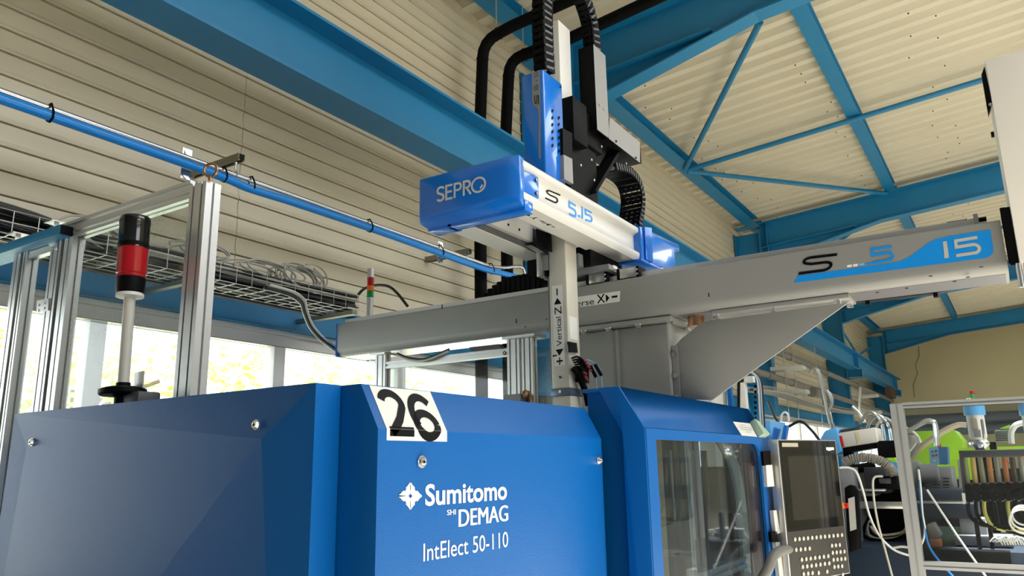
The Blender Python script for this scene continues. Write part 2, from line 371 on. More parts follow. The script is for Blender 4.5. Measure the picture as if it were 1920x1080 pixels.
# blue header beam over the windows, one length per bay
def lintel(x0, x1, lab):
    t = thing('window_header_beam', lab, 'beam', (x0, WV-.02, ZW1), 'blue header beams over the windows')
    m = M(); m.box(x0, x1, WV-.03, WV-.022, ZW1+.012, EYE+1.05); m.obj('web', STEELB, t, smooth=0)
    m = M(); m.box(x0, x1, WV-.09, WV-.022, ZW1, ZW1+.012); m.box(x0, x1, WV-.07, WV-.022, EYE+1.05, EYE+1.06); m.obj('flange', STEELB, t, smooth=0)
lintel(-2.5, 6.2, 'blue steel header beam over the bright window at the left, behind the cable tray')
lintel(6.55, 13.4, 'blue steel header beam over the second window, half hidden by the robot column')
lintel(13.8, 20.7, 'blue steel header beam over the window behind the control screen')
lintel(21.05, 28.0, 'blue steel header beam over the last window before the end wall')
# ------------------------------------------------------------------ steel frame
def ibeam_section(m, pts_web, t):  # not used for straight members
    pass
def column(x, lab):
    t = thing('steel_column', lab, 'column', (x, 3.65, 0), 'blue steel columns of the window wall')
    y0, y1 = 3.42, 3.88; b = .2; tf = .018; zt = raft_b(3.42)+.3
    M().box(x-.006, x+.006, y0+tf, y1-tf, .02, zt).obj('web', STEELB, t, smooth=0)
    M().box(x-b/2, x+b/2, y0, y0+tf, .02, zt).obj('flange', STEELB, t, smooth=0)
    M().box(x-b/2, x+b/2, y1-tf, y1, .02, zt).obj('flange', STEELB, t, smooth=0)
    M().box(x-.17, x+.17, y0-.04, y1, 0, .02).obj('base_plate', STEELB, t)
    # bracket carrying the runway beam
    M().box(x-.006, x+.006, 3.1, y0, EYE+2.02, EYE+2.185).obj('bracket_web', STEELB, t, smooth=0)
    m = M(); m.box(x-.1, x+.1, 3.08, y0, EYE+2.185, EYE+2.2); m.box(x-.1, x+.1, 3.08, 3.095, EYE+1.99, EYE+2.185); m.box(x-.1, x+.1, 3.08, y0, EYE+1.98, EYE+1.995); m.obj('bracket_plate', STEELB, t, smooth=0)
def rafter(x, lab):
    t = thing('roof_rafter', lab, 'rafter', (x, 3.42, raft_b(3.42)), 'blue steel roof rafters')
    ye, ym, yh = -11.5, -3.0, 1.45; b = .19; tf = .016
    zb = raft_b; zt = lambda y: roof_z(y)-.13
    hz = EYE+3.42
    prof = [(3.419, zt(3.419)), (-3.2, zt(-3.2)), (-3.2, zb(-3.2)), (3.419, zb(3.419))]
    M().prism([(x-.006, y, zz) for y, zz in prof], (.012, 0, 0)).obj('web', STEELB, t, smooth=0)
    def flange(name, y0, z0, y1, z1, up):
        o = tf if up else -tf
        M().prism([(x-b/2, y0, z0), (x-b/2, y1, z1), (x-b/2, y1, z1+o), (x-b/2, y0, z0+o)], (b, 0, 0)).obj(name, STEELB, t, smooth=0)
    flange('top_flange', 3.86, zt(3.86), -3.2, zt(-3.2), True); flange('bottom_flange', yh, zb(yh), -3.2, zb(-3.2), False)
    M().prism([(x-.006, 3.42, zb(3.42)), (x-.006, yh, zb(yh)), (x-.006, 3.42, hz)], (.012, 0, 0)).obj('haunch', STEELB, t, smooth=0)
    flange('haunch_flange', 3.42, hz, yh, zb(yh), False); flange('middle_flange', 3.42, zb(3.42), yh+.4, zb(yh+.4), False)
    m = M()
    for y, a in ((3.30, hz),): m.box(x-b/2, x+b/2, y-.006, y+.006, a, zt(y))
    m.obj('stiffener', STEELB, t, smooth=0)
names = ['behind the camera', 'behind the robot head', 'reaching the wall above the grey beam', 'seen under the grey beam', 'next to the end wall']
for i, x in enumerate(FRAMES):
    if x < 0: continue
    if i == 1: cl, rl = 'blue steel wall column half hidden behind the blue robot head and black ducts', 'deep blue roof rafter crossing the top of the photo behind the robot head'
    elif i == 2: cl, rl = 'blue steel wall column below the grey gusset plate, carrying grey pipes', 'blue roof rafter running from the wall to the white cabinet above the grey robot beam'
    elif i == 3: cl, rl = 'dark blue wall column seen right of the tip of the grey gusset plate', 'short dark blue haunched rafter seen just under the right half of the grey beam'
    else: cl, rl = 'dark blue column in the corner beside the pale end wall', 'blue rafter along the top of the pale end wall'
    column(x, cl); rafter(x, rl)
# purlins between the frames
def purlin(y, x0, x1, lab, b=.15, h=.12, eave=False):
    zz = roof_z(y)-.010
    t = thing('purlin', lab, 'purlin', (x0, y, zz), 'blue roof purlins')
    M().box(x0, x1, y-.005, y+.005, zz-h, zz-.012).obj('web', STEELB, t, smooth=0)
    M().box(x0, x1, y-b/2, y+b/2, zz-h-.012, zz-h).obj('flange', STEELB, t, smooth=0)
    M().box(x0, x1, y-b/2, y+b/2, zz-.012, zz-.002).obj('flange', STEELB, t, smooth=0)
pl = [('first blue roof purlin from the eave, in the bay over the left wall', 'first blue roof purlin from the eave, right of the robot head', 'first blue roof purlin from the eave, under the grey beam', 'first blue roof purlin from the eave, in the bay before the end wall'),
      ('second roof purlin, in the bay above the blue runway beam', 'second roof purlin, running down the middle of the ribbed roof', 'second roof purlin, in the bay seen under the grey beam', 'second roof purlin, in the last bay before the end wall'),
      ('third roof purlin, in the bay nearest the camera', 'third roof purlin, over the white cabinet', 'third roof purlin, beyond the white cabinet', 'third roof purlin, beside the end wall')]
for j, y in enumerate((3.52, 1.24, -1.05)):
    for i in range(4): purlin(y, FRAMES[i]+.1, FRAMES[i+1]-.1, pl[j][i], b=.2 if j == 0 else .16, h=.14 if j == 0 else .12)
# round bracing bars under the roof
def brace(p, q, lab, r=.035, name='roof_brace'):
    M().cyl(p, q, r, n=10).obj(name, STEELB, label=lab, cat='brace', group='blue roof braces')
def rp(x, y, d=.185): return V3((x, y, roof_z(y)-d))
for i, (x0, where) in enumerate(((6.35, 'in the ribbed roof bay right of the robot'), (13.6, 'in the roof bay seen under the grey beam'))):
    xm = x0+3.75
    brace(rp(xm, 3.5), rp(xm, -2.9), 'straight blue brace bar '+where)
    brace(rp(xm-.05, 3.5), rp(x0+.75, 1.6), 'diagonal brace to the nearer rafter '+where)
    brace(rp(xm+.05, 3.5), rp(x0+7.1, 1.3), 'diagonal brace to the farther rafter '+where)
# crossed wall bracing in the last bay
for k, (za, zb_, lab) in enumerate(((3.9, 5.3, 'dark diagonal wall brace falling to the right in the bay before the end wall'), (5.3, 3.9, 'dark diagonal wall brace rising to the right in the bay before the end wall'))):
    M().cyl((21.2, 3.7, zb_), (27.9, 3.7, za), .03, n=8).obj('wall_brace', STEELB, label=lab, cat='brace', group='crossed wall braces')
# crane runway beam along the wall
t = thing('crane_runway_beam', 'long blue I-beam of the crane runway running along the cream wall', 'beam', (10, 3.27, EYE+2.2))
RB0, RB1 = EYE+2.2, EYE+2.62
M().box(-2.8, 28.9, 3.262, 3.278, RB0+.02, RB1-.02).obj('web', STEELB, t, smooth=0)
M().box(-2.8, 28.9, 3.15, 3.393, RB0, RB0+.02).obj('bottom_flange', STEELB, t, smooth=0)
M().box(-2.8, 28.9, 3.13, 3.41, RB1-.02, RB1).obj('top_flange', STEELB, t, smooth=0)
M().box(-2.8, 28.9, 3.245, 3.295, RB1, RB1+.03).obj('rail', STEEL, t)
for x in FRAMES[1:]: M().box(x-.008, x+.008, 3.155, 3.262, RB0+.02, RB1-.02).obj('stiffener', STEELB, t, smooth=0)
# ------------------------------------------------------------------ trees outside the window
LEAF = bpy.data.materials.new('leaf'); LEAF.use_nodes = True; nt = LEAF.node_tree; nt.nodes.clear()
o_ = nt.nodes.new('ShaderNodeOutputMaterial'); d_ = nt.nodes.new('ShaderNodeBsdfDiffuse'); t_ = nt.nodes.new('ShaderNodeBsdfTranslucent'); a_ = nt.nodes.new('ShaderNodeAddShader')
d_.inputs[0].default_value = srgb(140, 156, 84); t_.inputs[0].default_value = srgb(146, 160, 84)
nt.links.new(d_.outputs[0], a_.inputs[0]); nt.links.new(t_.outputs[0], a_.inputs[1]); nt.links.new(a_.outputs[0], o_.inputs[0])
BARK = mat('bark', (120, 100, 80), .9)
def tree(x, y, h, r, lab, n=1100):
    t = thing('tree', lab, 'tree', (x, y, 0), 'trees outside the windows')
    m = M(); m.tube([(x, y, 0), (x+.1, y, h*.4), (x, y+.1, h*.85)], lambda q: .12*(1-q*.8), 8)
    for k in range(7):
        a = k*.9; m.tube([(x+.05, y, h*(.25+.08*k)), (x+math.cos(a)*r*.5, y+math.sin(a)*r*.5, h*(.35+.08*k)), (x+math.cos(a)*r*.9, y+math.sin(a)*r*.9, h*(.4+.08*k))], .025, 5)
    m.obj('trunk', BARK, t)
    m = M()
    clumps = [(x+max(-.8, min(.8, random.gauss(0, r*.4))), y+max(-.6, min(.6, random.gauss(0, r*.3))), h*random.uniform(.22, 1.0)) for _ in range(34)]
    for k in range(n):
        c = random.choice(clumps); p = V3(c)+V3((random.gauss(0, .2), random.gauss(0, .2), random.gauss(0, .16)))
        d = V3((random.gauss(0, 1), random.gauss(0, 1), random.gauss(0, .6))).normalized(); e = d.orthogonal().normalized(); s = random.uniform(.035, .07)
        m.face([p-d*s*1.6, p+e*s*.7, p+d*s*1.6, p-e*s*.7])
    m.obj('foliage', LEAF, t, smooth=0, kind='stuff')
for (x, y, h, r, lab) in ((2.6, 8.2, 3.3, 1.0, 'pale sunlit tree outside the window at the far left, behind the red lamp pole'), (4.7, 9.0, 3.0, 1.0, 'pale sunlit tree outside the window, right of the tall grooved post'), (6.75, 9.3, 3.1, 1.0, 'pale sunlit tree outside the window, left of the end of the grey beam'),
                          (8.8, 9.2, 3.2, 1.0, 'pale sunlit tree seen through the framed pane below the grey beam'), (11.0, 9.5, 3.2, 1.0, 'pale sunlit tree seen at the right edge of the framed pane')): tree(x, y, h, r, lab)
# ------------------------------------------------------------------ injection moulding machine
ZT = EYE+.18                                        # top of the clamp covers
mc = thing('injection_moulding_machine', 'large blue injection moulding machine with the number 26 filling the foreground', 'machine', (2.4, 1.8, 0))
M().box(1.25, 5.6, 1.2, 2.5, 0, .85).obj('machine_base', NAVY, mc, bevel=.01)
# end cover with a folded facet pattern
UE = 1.143; VL, VR = 2.524, 1.237; ZB = .45
def pe(x, y): return at(x, y, 'u', UE)
P1, P2, AP = pe(50, 838), pe(505, 824), pe(205, 1228); AP.x -= .022; P2.x -= .022
tl, tr, bl, br = V3((UE, VL, ZT)), V3((UE, VR, ZT)), V3((UE-.022, VL, ZB)), V3((UE, VR, ZB))
m = M()
for f in ((tl, tr, P2, P1), (P1, P2, AP), (tl, P1, bl), (P1, AP, bl), (tr, br, P2), (P2, br, AP), (bl, AP, br)): m.face(f)
back = [p+V3((.072, 0, 0)) for p in (tl, tr, br, bl)]
m.face(back)
for a, b in ((0, 1), (1, 2), (2, 3), (3, 0)):
    q = (tl, tr, br, bl); m.face((q[a], q[b], back[b], back[a]))
endc = m.obj('end_cover', BLUE, mc, smooth=0)
def bolt(c, n, r, parent, dark=True):
    c = V3(c); n = V3(n).normalized()
    mm = M(); mm.cyl(c, c+n*.004, r*1.12, n=20); mm.cyl(c+n*.004, c+n*.009, r*.98, r*.8, n=20); mm.torus(c+n*.009, n, r*.45, r*.16, 16, 6)
    o = mm.obj('bolt', CHROME, parent)
    M().cyl(c+n*.0092, c+n*.0098, r*.3, n=6).obj('bolt_socket', BLACK, o); return o
def facet_x(x, y): return pe(x, y)
for px, dx in (((62.5, 829), .001), ((497, 797), .0215)): bolt(pe(*px)-V3((dx, 0, 0)), (-1, 0, 0), .010, mc)
M().box(1.2155, 1.36, 2.003, 2.5, .86, ZT).obj('rear_housing', BLUE, mc, bevel=.003)
# clamp cover with the sloping top edge
VF, VTOP, ZF = 1.127, 1.180, EYE+.082
UC0, UC1 = 1.218, 2.295
prof = [(VF, .45), (VF, ZF), (VTOP, ZT), (2.0, ZT), (2.0, .45)]
m = M(); m.prism([(UC0, y, z) for y, z in prof], (UC1-UC0, 0, 0))
# round the far vertical edge and far end of the slope
bmesh.ops.remove_doubles(m.bm, verts=m.bm.verts, dist=1e-6)
es = [e for e in m.bm.edges if all(abs(v.co.x-UC1) < 1e-4 for v in e.verts) and all(v.co.y < 1.2 for v in e.verts)]
bmesh.ops.bevel(m.bm, geom=es, offset=.05, segments=6, affect='EDGES', profile=.5)
cover = m.obj('clamp_cover', BLUE, mc, bevel=.0022, seg=2, smooth=25)
M().prism([(UC1-.03, y, z) for y, z in ((VF+.03, .5), (VF+.03, ZF-.01), (VTOP+.035, ZT-.015), (1.95, ZT-.015), (1.95, .5))], (.045, 0, 0)).obj('inner_edge_frame', GREYB, mc, smooth=0)
SD = V3((0, VTOP-VF, ZT-ZF)).normalized(); SN = V3((0, -(ZT-ZF), VTOP-VF)).normalized()
def slope(x, y):
    p = V3((0, VF, ZF)); return atp(x, y, p, SN)
def face26(x, y): return at(x, y, 'v', VF)
for px, r in (((789, 866), .0125), ((1122, 864), .0125)): bolt(face26(*px)-V3((0, .0005, 0)), (0, -1, 0), r, mc)
# number sticker folded over the bend
m = M()
a, b, c, d = [slope(*q)+SN*.001 for q in ((692, 723), (806, 735), (837.5, 805), (723, 802))]
e, f = [face26(*q)+V3((0, -.001, 0)) for q in ((837.5, 828.2), (724.2, 825.6))]
c2, d2 = V3((e.x, VF-.001, ZF)), V3((f.x, VF-.001, ZF))
m.face((a, b, c2, d2)); m.face((d2, c2, e, f))
st = m.obj('number_sticker', STICK, mc, smooth=0)
def fold(u, s):
    """print mapped over the bend: s>0 is the height up the slope, s<0 runs down the front"""
    return (V3((u, VF, ZF))+SD*s+SN*.0018) if s >= 0 else V3((u, VF-.0018, ZF+s))
def ruv(x, y):
    p = slope(x, y)
    s = (p-V3((0, VF, ZF))).dot(SD)
    if s < 0:
        p = face26(x, y); return p.x, p.z-ZF
    return p.x, s
def digit(paths, x0, x1, s0, s1, wd):
    m = M(); asp = (x1-x0)/(s1-s0)
    for pts in paths:
        for q in ribbon_quads(pts, wd, asp):
            vs = [(x0+(x1-x0)*p[0], s0+(s1-s0)*p[1]) for p in q]
            up = [p for p in vs if p[1] >= 0]
            if len(up) in (0, 4): m.face([fold(*p) for p in vs])
            else:   # cut at the bend
                A, B = [], []
                for i in range(4):
                    p, r = vs[i], vs[(i+1) % 4]
                    (A if p[1] >= 0 else B).append(p)
                    if (p[1] >= 0) != (r[1] >= 0):
                        t = p[1]/(p[1]-r[1]); cpt = (p[0]+(r[0]-p[0])*t, 0.0); A.append(cpt); B.append(cpt)
                m.face([fold(*p) for p in A])
                m.face([fold(p[0], min(p[1], -1e-6)) for p in B])
    return m.obj('digit', BPRINT, st, smooth=0)
def dens(pts, k=4):
    o = []
    for p, q in zip(pts, pts[1:]): o += [(p[0]+(q[0]-p[0])*i/k, p[1]+(q[1]-p[1])*i/k) for i in range(k)]
    return o+[pts[-1]]
two = arc(.48, .70, .40, .23, 165, -15, 14) + dens([(.80, .57), (.55, .34), (.26, .16), (.10, .06)], 3)
six = arc(.56, .52, .46, .41, 42, 215, 20); bowl = arc(.52, .31, .40, .25, 0, 360, 28)
xa, _ = ruv(720, 800); xb, _ = ruv(778, 800); top2 = ruv(735, 733)[1]; bot = ruv(740, 818)[1]
u2 = (ruv(737.5, 815)[0]-.004, ruv(776, 815)[0]+.0); u6 = (ruv(783.5, 815)[0], ruv(825.5, 815)[0])
digit([two, [(.0, .09), (1.0, .09)]], u2[0]-.008, u2[1]+.0, bot, top2, .18)
digit([six, bowl], u6[0]-.005, u6[1]+.002, bot-.006, top2-.004, .18)
# maker's lettering, white print on the front
def box26(x0, yb0, x1, yb1, yt0):
    """corners of a line of print on the front: baseline from (x0,yb0) to (x1,yb1), capital height given at x0"""
    a = face26(x0, yb0); b = face26(x1, yb1); h = face26(x0, yt0).z - a.z
    zz = (a.z+b.z)/2
    return quadmap((a.x, VF, zz), (b.x, VF, zz), (b.x, VF, zz+h), (a.x, VF, zz+h), .0012)
text('Sumitomo', box26(796.5, 949, 950, 937, 907.5), WPRINT, mc, bold=.022)
text('DEMAG', box26(859, 987, 951, 978, 954), WPRINT, mc, fat=.012)
text('SHI', box26(837.5, 966, 854, 964.8, 955.8), WPRINT, mc, bold=.012)
text('IntElect 50-110', box26(793, 1052, 952, 1026.5, 1018), WPRINT, mc, bold=.0)
m = M(); fm = quadmap(*[V3((face26(x, y).x, VF, face26(x, y).z)) for x, y in ((746.7, 955.5), (790, 955.5), (790, 904.5), (746.7, 904.5))], .0012)
for k in range(4):
    def rr(x, y, k=k):
        x, y = x-.5, y-.5
        for _ in range(k): x, y = -y, x
        return fm(x+.5, y+.5)
    m.face([rr(*p) for p in ((.5, .59), (.59, .5), (1, .47), (1, .53), (.93, .57), (.80, .70), (.745, .675), (.675, .745), (.70, .80), (.57, .93), (.53, 1), (.47, 1))])
m.obj('emblem', WPRINT, mc, smooth=0)
# safety gate with its window
US, UG1 = 2.30, 3.745; GV, GVT, GVB = .995, 1.078, 1.219; GZF, GZT = EYE+.111, EYE+.248
gout = [(GV, .42), (GV, GZF), (GVT, GZT), (GVB, GZT)]
gin = [(GVB, GZT-.004), (GVT+.06, GZT-.004), (GVT+.058, GZT-.008), (GV+.075, GZF-.02), (GV+.07, .42)]
def gp(x, y): return at(x, y, 'v', GV)
gate = M()
# left side plate
gate.prism([(US, y, z) for y, z in [(GV, .42), (GV, GZF), (GVT, GZT), (GVT+.075, GZT), (GV+.078, GZF-.012), (GV+.075, .42)]], (.012, 0, 0))
# sloping hood, top, right end
gate.prism([(US+.012, y, z) for y, z in [(GV, GZF), (GVT, GZT), (GVB, GZT), (GVB, GZT-.012), (GVT+.006, GZT-.012), (GV+.012, GZF-.002)]], (UG1-US-.024, 0, 0))
gate.prism([(UG1-.012, y, z) for y, z in [(GV, .42), (GV, GZF), (GVT, GZT), (GVB, GZT), (GVB, .42)]], (.012, 0, 0))
sg = gate.obj('safety_gate', BLUE, mc, bevel=.002, smooth=30)
W0, W1 = gp(1230, 824), gp(1424, 836); wx0, wx1, wz1, wz0 = W0.x, W1.x, W0.z+.001, .62
m = M(); rc = .07
hole_r = [(wx1, wz0)] + [(wx1-rc+rc*math.sin(t), wz1-rc+rc*math.cos(t)) for t in [math.radians(a) for a in range(90, -1, -15)]]
m.prism([(US+.012, GV, .42), (wx0, GV, .42), (wx0, GV, GZF), (US+.012, GV, GZF)], (0, .012, 0))
m.prism([(wx0, GV, .42), (wx1, GV, .42), (wx1, GV, wz0), (wx0, GV, wz0)], (0, .012, 0))
m.prism([(x, GV, z) for x, z in [(wx0, wz1)]+[(wx0, GZF), (wx1, GZF)]+[(wx1, wz1-rc)][0:0]+hole_r[:0]+[(wx1, wz1)]], (0, .012, 0))
m.prism([(x, GV, z) for x, z in hole_r[1:]+[(wx1, wz1)]], (0, .012, 0))
m.prism([(wx1, GV, .42), (UG1-.012, GV, .42), (UG1-.012, GV, GZF), (wx1, GV, GZF)], (0, .012, 0))
m.obj('window_surround', BLUE, mc, smooth=0)
M().box(wx0-.01, wx1+.01, GV+.014, GV+.018, wz0-.01, wz1+.01).obj('window_pane', GATEG, mc, smooth=0)
# dark fixed cover seen behind the gate's left edge
M().prism([(US+.05, y, z) for y, z in [(GV+.08, .42), (GV+.08, GZF), (GVT+.02, GZT-.03), (GVB, GZT-.002), (GVB, .42)]], (.01, 0, 0)).obj('fixed_cover', BLUE, mc, smooth=0)
# gate handle
m = M(); hz = at(1460, 1030, 'v', GV-.03).z
hp = [gp(1412, 1112)+V3((0, .0, 0)), gp(1413, 1068)+V3((0, -.055, 0)), gp(1424, 1040)+V3((0, -.06, 0)), gp(1450, 1029)+V3((0, -.06, 0)), gp(1482, 1036)+V3((0, -.06, 0)), gp(1492, 1062)+V3((0, -.06, 0)), gp(1497, 1112)+V3((0, -.055, 0))]
m.tube(hp, .021, 14, smooth=6); m.obj('handle', mat('grey_rubber_handle', (110, 108, 104), .5), mc)
# notes and stickers on the gate
def hood(x, y): return atp(x, y, (0, GV, GZF), V3((0, -(GZT-GZF), GVT-GV)).normalized())
hn = V3((0, -(GZT-GZF), GVT-GV)).normalized()
note = [hood(*q)+hn*.0015 for q in ((1390, 817), (1419, 819.5), (1405.5, 794.5), (1373.5, 791))]
pnote = M().prism(note, hn*.001).obj('paper_note', WHITE, mc, smooth=0, label='white paper note')
fmn = quadmap(*note, .0022)
for k, (a, b) in enumerate(((.3, .62), (.15, .92), (.15, .92), (.4, .7))): poly([(a, .78-.17*k), (b, .78-.17*k), (b, .81-.17*k), (a, .81-.17*k)], fmn, MIDGREY, pnote, 'note_line')
gl = [hood(*q)+hn*.002 for q in ((1421, 820), (1434, 821.5), (1412, 797), (1405, 792))]
M().prism(gl, hn*.03).obj('clear_wedge', mat('pale_green_acrylic', (176, 206, 186), .15), mc, smooth=0, label='pale green clear plastic block')
fq = lambda q: gp(*q)+V3((0, -.001, 0))
M().face([fq(q) for q in ((1431, 872), (1438, 871), (1433.5, 853))]) and None
m = M(); m.face([fq(q) for q in ((1431.5, 872), (1438.5, 871.3), (1433, 852))]); m.obj('warning_sticker', YELL, mc, smooth=0, label='yellow triangular warning sticker')
m = M(); m.face([gp(*q)+V3((0, -.0015, 0)) for q in ((1433.6, 869), (1435.2, 868.8), (1433.7, 859))]); m.obj('warning_mark', BPRINT, mc, smooth=0)
m = M(); m.face([fq(q) for q in ((1431, 876), (1440, 875), (1443, 897), (1434, 899))]); m.obj('data_sticker', STICK, mc, smooth=0, label='small white sticker')
# what shows through the gate window, with solid stand-ins for its reflections
M().box(2.44, 2.60, 1.06, 1.98, .95, EYE+.1).obj('reflection_block', mat('beige_reflection', (178, 160, 134), .6), mc, bevel=.008)  # block added in the beige of something mirrored in the pane
M().box(3.36, 3.72, 1.12, 1.98, .86, EYE-.02).obj('fixed_platen', MIDGREY, mc, bevel=.008)
for y, z in ((1.42, 1.16), (1.42, 1.56), (1.88, 1.16), (1.88, 1.52)): M().cyl((2.72, y, z), (3.34, y, z), .032, n=18).obj('tie_bar', CHROME, mc)
M().box(2.72, 3.0, 1.5, 1.8, 1.2, 1.48).obj('mould_half', DKGREY, mc, bevel=.006); M().box(3.06, 3.34, 1.5, 1.8, 1.2, 1.48).obj('mould_half', STEEL, mc, bevel=.006)
m = M(); profile_bar(m, (2.80, 1.07, .86), (2.80, 1.07, EYE+.09), .045, .045, up=(0, 1, 0)); m.obj('reflection_post', ALU, mc, smooth=0)  # solid post standing in for a guard frame mirrored in the pane
m = M(); profile_bar(m, (2.45, 1.07, 1.185), (3.42, 1.07, 1.185), .045, .045); m.obj('inner_rail', ALU, mc, smooth=0)  # solid rail standing in for the same mirrored frame
for k in range(3):
    m = M(); m.tube([(3.26+.035*k, 1.08, EYE+.1), (3.38+.035*k, 1.07, EYE-.02), (3.44+.035*k, 1.07, 1.35), (3.44+.03*k, 1.08, .95)], .016, 8, smooth=6); m.obj('grey_hose', CABLEG, mc)
m = M(); m.tube([(3.58, 1.05, 1.6), (3.61, 1.05, 1.3), (3.62, 1.05, .95)], .02, 10, smooth=4); m.obj('red_hose', mat('dark_red_hose', (140, 20, 50), .4), mc)
m = M(); m.cyl((2.68, 1.10, 1.30), (2.68, 1.10, 1.40), .04); m.cyl((2.68, 1.10, .95), (2.68, 1.10, 1.30), .028); m.cyl((2.68, 1.10, 1.40), (2.68, 1.10, 1.62), .02); m.obj('ejector_cylinder', DKGREY, mc)
M().box(2.32, 3.74, 2.0, 2.02, .85, EYE+.14).obj('rear_gate', BLUE, mc)
M().box(2.86, 3.34, 1.30, 1.315, .88, EYE-.02).obj('added_blue_panel', mat('inner_blue', (40, 84, 132), .5, vary=.2, vscale=6), mc)  # added panel, set forward to catch light in place of the rear gate
for k in range(5): m = M(); m.cyl((2.9+.1*k, 1.16, 1.3), (2.9+.1*k, 1.16, EYE+.05), .014+.004*(k % 2), n=10); m.obj('inner_rod', (STEEL, DKGREY, CABLEG)[k % 3], mc)
# injection side behind the gate
M().box(3.80, 5.55, 1.3, 2.3, .85, 1.5).obj('injection_unit', NAVY, mc, bevel=.01)
# black strip and hinge plates between gate and screen
m = M(); m.prism([at(x, y, 'v', 1.01) for x, y in ((1440, 824), (1447, 826), (1492, 1100), (1470, 1100))], (0, .03, 0)); m.obj('edge_seal', BLACK, mc, smooth=0)
# control panel on its bracket
TLp = at(1457, 824, 'v', .93); hdir = V3((math.cos(math.radians(-19.7)), math.sin(math.radians(-19.7)), 0)); pn = V3((hdir.y, -hdir.x, 0)).normalized()
if pn.dot(TLp-V3((0, 0, EYE))) > 0: pn = -pn
def pp(x, y, lift=0): return atp(x, y, TLp, pn)+pn*lift
Wp = (pp(1567, 828)-TLp).dot(hdir); Hp = .62
def pq(s, t, lift=0): return TLp+hdir*(s*Wp)+V3((0, 0, -t))+pn*lift
cp = M().prism([pq(0, 0), pq(1, 0), pq(1, Hp), pq(0, Hp)], -pn*.05).obj('control_panel', mat('panel_silver_edge', (196, 196, 194), .35, metal=.5), mc, bevel=.003)
M().prism([pq(.015, .004), pq(.985, .004), pq(.985, Hp-.004), pq(.015, Hp-.004)], pn*.0015).obj('panel_face', mat('panel_anthracite', (46, 44, 40), .45), cp, smooth=0)
yk = (TLp.z-pp(1480, 997).z)
sc = M().prism([pq(.03, .008, .002), pq(.97, .008, .002), pq(.97, yk, .002), pq(.03, yk, .002)], pn*.001).obj('screen_glass', BLKG, cp, smooth=0)
M().prism([pq(.13, .075, .0032), pq(.90, .075, .0032), pq(.90, yk-.045, .0032), pq(.13, yk-.045, .0032)], pn*.0004).obj('display', mat('unlit_display', (40, 38, 34), .08, coat=.6), cp, smooth=0)
M().prism([pq(.06, .015, .0032), pq(.32, .015, .0032), pq(.32, .033, .0032), pq(.06, .033, .0032)], pn*.0004).obj('name_strip', mat('faded_label', (170, 164, 146), .5), cp, smooth=0)
M().prism([pq(.80, .035, .0032), pq(.94, .035, .0032), pq(.94, .047, .0032), pq(.84, .052, .0032), pq(.80, .046, .0032)], pn*.0004).obj('panel_logo', WPRINT, cp, smooth=0)
key0 = None
def key(px, py, w=.0115, h=.015):
    global key0
    c = pp(px, py, .0015)
    if key0 is None:
        mm = M(); mm.prism([c+hdir*(w*math.cos(a))*.8+V3((0, 0, h*.62*math.sin(a))) for a in [2*math.pi*i/14 for i in range(14)]], pn*.004)
        key0 = (mm.obj('key', mat('key_grey', (186, 184, 176), .45), cp, bevel=.0012, seg=1), c)
    else: dup(key0[0], c-key0[1], cp)
def zc(x, y): return (1440+x/4, 810+y/4)
for k in range(12): key(*zc(198+k*(351/11), 805-k*3.0))
for k in range(4): key(*zc(206+k*33.5, 883-k*3.2))
for r in range(4):
    for k in range(3 if r == 0 else 4):
        if r == 3 and k == 3: continue
        key(*zc(474+r*6+k*29, 852+r*53-k*3))
for r in range(3):
    for k in range((7, 7, 3)[r]): key(*zc(248+r*7+k*33, 957+r*54-k*4.5))
key(*zc(374, 1056)); key(*zc(438, 1046)); key(*zc(556, 1070))
# bracket pieces left of the panel
M().prism([pp(*q, -.03) for q in ((1447, 872), (1459, 871), (1463, 912), (1450, 913))], -pn*.02).obj('panel_bracket', WHITE, mc, smooth=0)
M().prism([pp(*q, -.03) for q in ((1441, 846), (1455, 845), (1457, 872), (1444, 873))], -pn*.03).obj('panel_hinge', BLACK, mc, smooth=0)
M().prism([pp(*q, -.03) for q in ((1461, 958), (1467, 957), (1474, 1000), (1466, 1002))], -pn*.02).obj('panel_bracket', WHITE, mc, smooth=0)
M().prism([pp(*q, -.03) for q in ((1457, 998), (1468, 997), (1470, 1016), (1459, 1017))], -pn*.03).obj('panel_hinge', BLACK, mc, smooth=0)
M().prism([pp(*q, -.03) for q in ((1466, 1018), (1474, 1017), (1482, 1090), (1474, 1090))], -pn*.02).obj('panel_bracket', WHITE, mc, smooth=0)
M().box(3.76, 3.84, 1.0, 1.3, .9, 1.0).obj('panel_arm', BLACK, mc)
# red beacon lamp on top of the end cover
bc = at(228, 757, 'u', 1.3); bx, by = 1.29, 2.212
t = thing('beacon_lamp', 'large red and black signal lamp on a pale pole above the left blue cover', 'signal lamp', (bx, by, ZT))
M().lathe((bx, by, ZT), [(.022, 0), (.022, .04), (.062, .045), (.066, .05), (.066, .062), (.05, .068), (.02, .07), (.02, .082)]).obj('base', BLACK, t)
M().lathe((bx, by, ZT), [(.0165, .07), (.0165, .355)]).obj('pole', mat('warm_white_tube', (212, 208, 196), .35), t)
zz = ZT+.355
M().lathe((bx, by, zz), [(.0165, -.012), (.040, -.010), (.0386, 0.0)]).obj('cap_ring', WHITE, t)
M().lathe((bx, by, zz), [(.0386, 0), (0.0409, .005), (.0423, .048), (.0405, .05)]).obj('lamp_socket', BLACK, t)
m = M(); m.lathe((bx, by, zz), [(.0405, .05), (0.0409, .06), (.0432, .062), (.0442, .142), (.0423, .144)], 32); m.obj('red_lens', REDL, t)
M().lathe((bx, by, zz), [(.0432, .144), (.0442, .15), (.0442, .222), (0.0455, .224), (0.0455, .240), (.0423, .246), (.02, .247)], 32).obj('siren_cap', BLKG, t)
